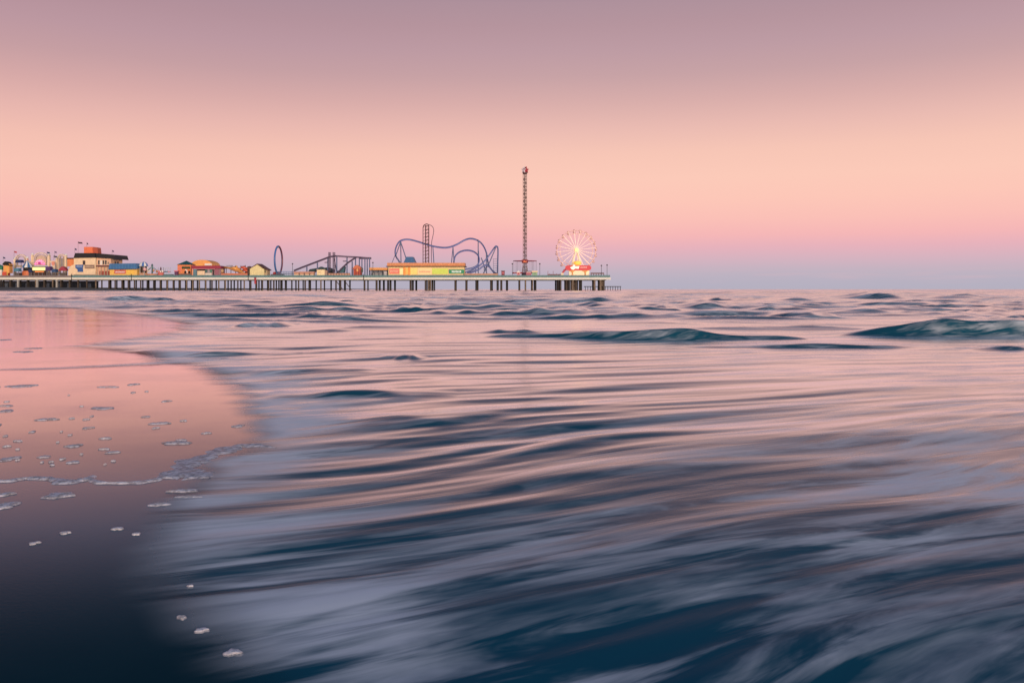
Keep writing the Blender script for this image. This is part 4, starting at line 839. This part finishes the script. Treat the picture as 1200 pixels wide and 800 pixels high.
def star(x0, y0, z0, r, ang, mat, yaw):
    m = MB(); pts = []
    for i in range(10):
        q = r if i % 2 == 0 else r*.45; a = ang+i*math.pi/5; pts.append((q*math.cos(a), q*math.sin(a)))
    m.prism(pts, -.3, .3); m.v = [(x0+p[0]*math.cos(yaw)-p[1]*math.sin(yaw), y0+p[0]*math.sin(yaw)+p[1]*math.cos(yaw), z0+p[2]) for p in m.v]
    return t.build('star', m, mat)
star(cx+.75, cy-1.4, zt+2.3, 2.1, rad(90), pm('crimson_star', (160,20,50), .5), rad(38)); star(cx-.75, cy-1.4, zt+2.3, 2.1, rad(90), pm('white_star', (236,224,232), .5), rad(-48)); 
t.build('crown', MB().lathe(cx, cy, [(.9, zt+.9), (.9, zt+3.4), (.3, zt+4.2)], 8), pm('dark_crown', (74,50,58)))
zr = t.z(305.6); hub = t.build('carriage', MB().box(cx-1.9, cx+1.9, cy-1.9, cy+1.9, zr-1.3, zr+.7), pm('dark_red_carriage', (140,34,44)))
t.build('carriage_light', MB().box(cx-1, cx+1, cy-2.0, cy-1.9, zr-.8, zr+.3), pm('orange_lamp', (236,120,70), emit=(240,120,60), es=.5), hub)
for k in range(12):
    a = 2*math.pi*k/12+.13; ex, ey = cx+7.1*math.cos(a), cy+7.1*math.sin(a)
    t.build('arm', MB().bar((cx+1.8*math.cos(a), cy+1.8*math.sin(a), zr-.2), (ex, ey, zr), .17), pm('rose_red_arm', (170,60,84)))
    m = MB()
    for q in (.72, 1): m.bar((cx+7.1*q*math.cos(a), cy+7.1*q*math.sin(a), zr), (cx+7.1*q*math.cos(a), cy+7.1*q*math.sin(a), t.z(319.4)), .045, 4)
    ch = t.build('chain', m, steel); m = MB()
    for q in (.72, 1): m.box(cx+7.1*q*math.cos(a)-.45, cx+7.1*q*math.cos(a)+.45, cy+7.1*q*math.sin(a)-.3, cy+7.1*q*math.sin(a)+.3, t.z(320.6), t.z(320.2)); m.box(cx+7.1*q*math.cos(a)-.45, cx+7.1*q*math.cos(a)+.45, cy+7.1*q*math.sin(a)+.2, cy+7.1*q*math.sin(a)+.3, t.z(320.2), t.z(319))
    t.build('seat', m, (redp, pink)[k % 2])
t.build('ring', MB().tube([(cx+7.1*math.cos(2*math.pi*i/36), cy+7.1*math.sin(2*math.pi*i/36), zr) for i in range(36)], .13, 5, True), pm('rose_red_arm', (170,60,84)))
t.build('base', MB().lathe(cx, cy, [(2.2, DZ), (2.0, t.z(320)), (1.5, t.z(319.4))], 12), pm('mauve_base', (150,96,112)))
for sx_ in (-1, 1): t.build('brace', MB().bar((cx+sx_*1.9, cy-1, DZ), (cx+sx_*hw, cy-1, t.z(309)), .2), steelb)
t = T('pale_green_booth', 'pale green booth with cream top right of the swing tower', 'booth', 626.6, 504)
t.box('wall', 623.8, 629.6, 319, 323, pm('pale_green_boards', (150,190,150)), 0, 2.6, base=True); t.box('top', 623.2, 630.2, 317.4, 319, cream, -.2, 3)
t.box('hatch', 625, 628.4, 319.4, 321, pm('soft_green_hatch', (120,160,130)), -.06, .05)
t = T('pink_booth', 'small pink and white booth left of the swing tower', 'booth', 607.6, 504)
t.box('wall', 605.6, 609.6, 319, 323, pm('rose_boards', (226,150,160)), 0, 2, base=True); t.poly('roof', [(605,319), (607.6,317), (610.2,319)], white, -.2, 2.4); t.box('hatch', 606.8, 608.4, 319.8, 321.4, redp, -.06, .05)
t = T('entrance_booth', 'wide mauve and red booth with flat dark roof at the swing tower foot', 'booth', 619.6, 504)
t.box('wall', 616.6, 622.6, 319.2, 323, pm('mauve_red_boards', (188,96,116)), 0, 2, base=True); t.box('roof', 616, 623.2, 317.6, 318.5, pm('dim_purple_roof', (110,80,110)), -.2, 2.4); t.box('sign', 617.2, 622, 318.5, 319.2, white, .1, .5)

# ---- ferris wheel
Wt = T('ferris_wheel', 'large white lit ferris wheel with golden hub at the pier end', 'ferris wheel', 675.8, 514)
t = Wt; cx, cy, zc, R = t.x(675.8), t.Y+3, t.z(292.7), 23.0*.514
wlit = pm('lit_pink_spoke', (245,225,215), .4, emit=(255,196,182), es=.30); gold = pm('gold_lit', (250,200,110), .4, emit=(255,196,90), es=.5); leglit = pm('lit_leg', (250,228,190), .4, emit=(255,218,160), es=.25)
rimm = pm('blush_rim', (236,190,176), .4, emit=(255,176,150), es=.20)
for dy in (-1.1, 1.1):
    t.build('rim', MB().tube([(cx+R*math.cos(2*math.pi*i/60), cy+dy, zc+R*math.sin(2*math.pi*i/60)) for i in range(60)], .15, 5, True), rimm)
    t.build('inner_rim', MB().tube([(cx+R*.84*math.cos(2*math.pi*i/60), cy+dy, zc+R*.84*math.sin(2*math.pi*i/60)) for i in range(60)], .10, 5, True), rimm)
NG = 20
for k in range(NG):
    a = 2*math.pi*(k+.35)/NG; c_, s_ = math.cos(a), math.sin(a)
    m = MB(); m.bar((cx+.8*c_, cy-1.5, zc+.8*s_), (cx+R*c_, cy-1.1, zc+R*s_), .17, 5); m.bar((cx+.8*c_, cy+1.5, zc+.8*s_), (cx+R*c_, cy+1.1, zc+R*s_), .14, 5)
    t.build('spoke', m, wlit)
    t.build('cross_bar', MB().bar((cx+R*c_, cy-1.1, zc+R*s_), (cx+R*c_, cy+1.1, zc+R*s_), .10, 5), rimm)
    gx, gz = cx+(R+.15)*c_, zc+(R+.15)*s_
    g = t.build('gondola', MB().lathe(gx, cy, [(.45, gz-1.75), (.75, gz-1.5), (.82, gz-.85), (.6, gz-.8), (.5, gz-1.3)], 10), pm('dusty_gondola', (226,178,170), .5))
    t.build('canopy', MB().lathe(gx, cy, [(.85, gz-.1), (.5, gz+.3), (.08, gz+.5)], 10), (pm('peach_canopy', (240,180,150), .6), pm('rose_canopy', (214,140,140), .6))[k % 2], g)
    t.build('hanger', MB().bar((gx, cy, gz-1.6), (gx, cy, gz+.4), .08, 4), steel, g)
t.build('hub', MB().add(*(lambda q: (q.v, q.f))(MB().tube([(cx, cy-2.2, zc), (cx, cy+2.2, zc)], 1.15, 16))), gold)
t.build('hub_light', MB().tube([(cx, cy-2.45, zc), (cx, cy-2.2, zc)], 1.0, 16), pm('bright_hub_lamp', (255,230,160), emit=(255,214,120), es=.7))
for sx_ in (-1, 1):
    for dy in (-2.1, 2.1): t.build('leg', MB().bar((cx+sx_*9*.514, cy+dy*1.5, DZ), (cx+sx_*.3, cy+dy, zc), .30, 6), leglit)
t = T('boarding_station', 'red boarding station with rounded sign and cream front under the ferris wheel', 'station', 677.5, 507)
t.box('wall', 667, 690.6, 316.4, 323, pm('lit_cream_front', (250,226,190), emit=(255,214,160), es=.25), .5, 4, base=True)  # front wall glows faintly: light put into its material
def rr_(u0, u1, v0, v1):
    r = (v1-v0)/2; return [(u1-r+r*math.sin(math.pi*i/8), v0+r-r*math.cos(math.pi*i/8)) for i in range(9)]+[(u0+r-r*math.sin(math.pi*i/8), v0+r+r*math.cos(math.pi*i/8)) for i in range(9)]
s_ = t.poly('sign_board', rr_(662.4, 693, 310.9, 316.8), pm('bright_red_sign', (200,30,50), .5, emit=(230,24,44), es=.25), -.3, .5)
t.poly('emblem', [(668,313.4), (671,312), (672.6,309.8), (674.2,312), (679,311.8), (678,315), (674,314.6), (672,316.2), (670,315.6)], pm('lit_white_emblem', (252,240,220), emit=(255,236,200), es=.5), -.45, .14, s_)
t.lettering(680, 688, 312.4, 314.2, pm('pale_rose_letters', (244,200,190), emit=(255,200,180), es=.2), s_, -.32, 7)
for u in (671, 686): t.poly('bracket', [(u-4,316.8), (u+3,316.8), (u+.6,319), (u+.6,322.6), (u-.6,322.6), (u-.6,319)], orangel, -.2, .4)
t.build('globe_light', MB().lathe(t.x(676.8), t.Y+1, [(.3, t.z(311)), (1.9, t.z(310)), (2.5, t.z(308)), (1.9, t.z(306.2)), (.3, t.z(305.5))], 16), pm('amber_globe', (248,186,70), emit=(255,186,60), es=.7), smooth=True)
t.poly('ramp', [(656.8,322), (661,315.4), (663.4,314.4), (664,316), (660.6,319.6), (660.4,322)], pm('crimson_ramp', (190,50,74)), .2, 2); t.box('gate', 657.4, 660.4, 319.8, 323, pm('pale_gold_gate', (232,212,180)), -.6, .5, base=True)
t = T('bench_shelter', 'low brown bench block right of the ferris wheel near the pier tip', 'bench', 700, 505)
t.box('seat', 692.2, 708, 320.2, 321, pm('reddish_brown_slats', (140,92,84)), 0, 1.6); t.box('backrest', 692.2, 708, 319.4, 320, brown, 1.4, .2)
for k in range(6): t.box('leg', 692.6+k*2.95, 693.2+k*2.95, 321, 323, brown, .3, .8, base=True)
t = T('fence', 'low dark red fence left of the ferris wheel station', 'fence', 651, 504)
t.box('boards', 641.6, 656.6, 321.2, 322.6, pm('dull_wine_boards', (128,70,80)), 0, .12)
for k, u in enumerate((641.8, 643.4, 648, 652, 656.2)): t.box('post', u, u+.5, 317.4 if k in (0, 2) else 320.4, 323, pm('wine_post', (140,84,96)), -.08, .07, base=True)
# ---- lamp posts along the deck edge
lp0 = None
LP = [(600.4, 309.8, 504, 'thin dark lamp post left of the swing tower'), (632.6, 309.8, 504, 'thin dark lamp post right of the pale green booth'), (704.8, 311.8, 504, 'thin dark lamp post rising from the brown bench block'),
      (711.4, 311.2, 504, 'thin dark lamp post standing last at the pier tip'), (342.8, 309.8, 504, 'thin dark lamp post at the foot of the flume lift ramp'), (437, 308.4, 504, 'thin dark lamp post rising over the open canopy')]
def lamp_post(u, v, Y, label):
    t = T('lamp_post', label, 'lamp post', u, Y, DZ, 'lamp posts along the pier deck'); x = t.x(u); zt = t.z(v)
    t.build('pole', MB().lathe(x, Y, [(.22, DZ), (.2, DZ+.5), (.13, DZ+.6), (.11, zt)], 7), black); t.build('lamp_head', MB().lathe(x, Y, [(.16, zt), (.5, zt+.15), (.42, zt+.5), (.1, zt+.75)], 8), pm('dark_lamp_head', (66,60,70)))
for a in LP: lamp_post(*a)
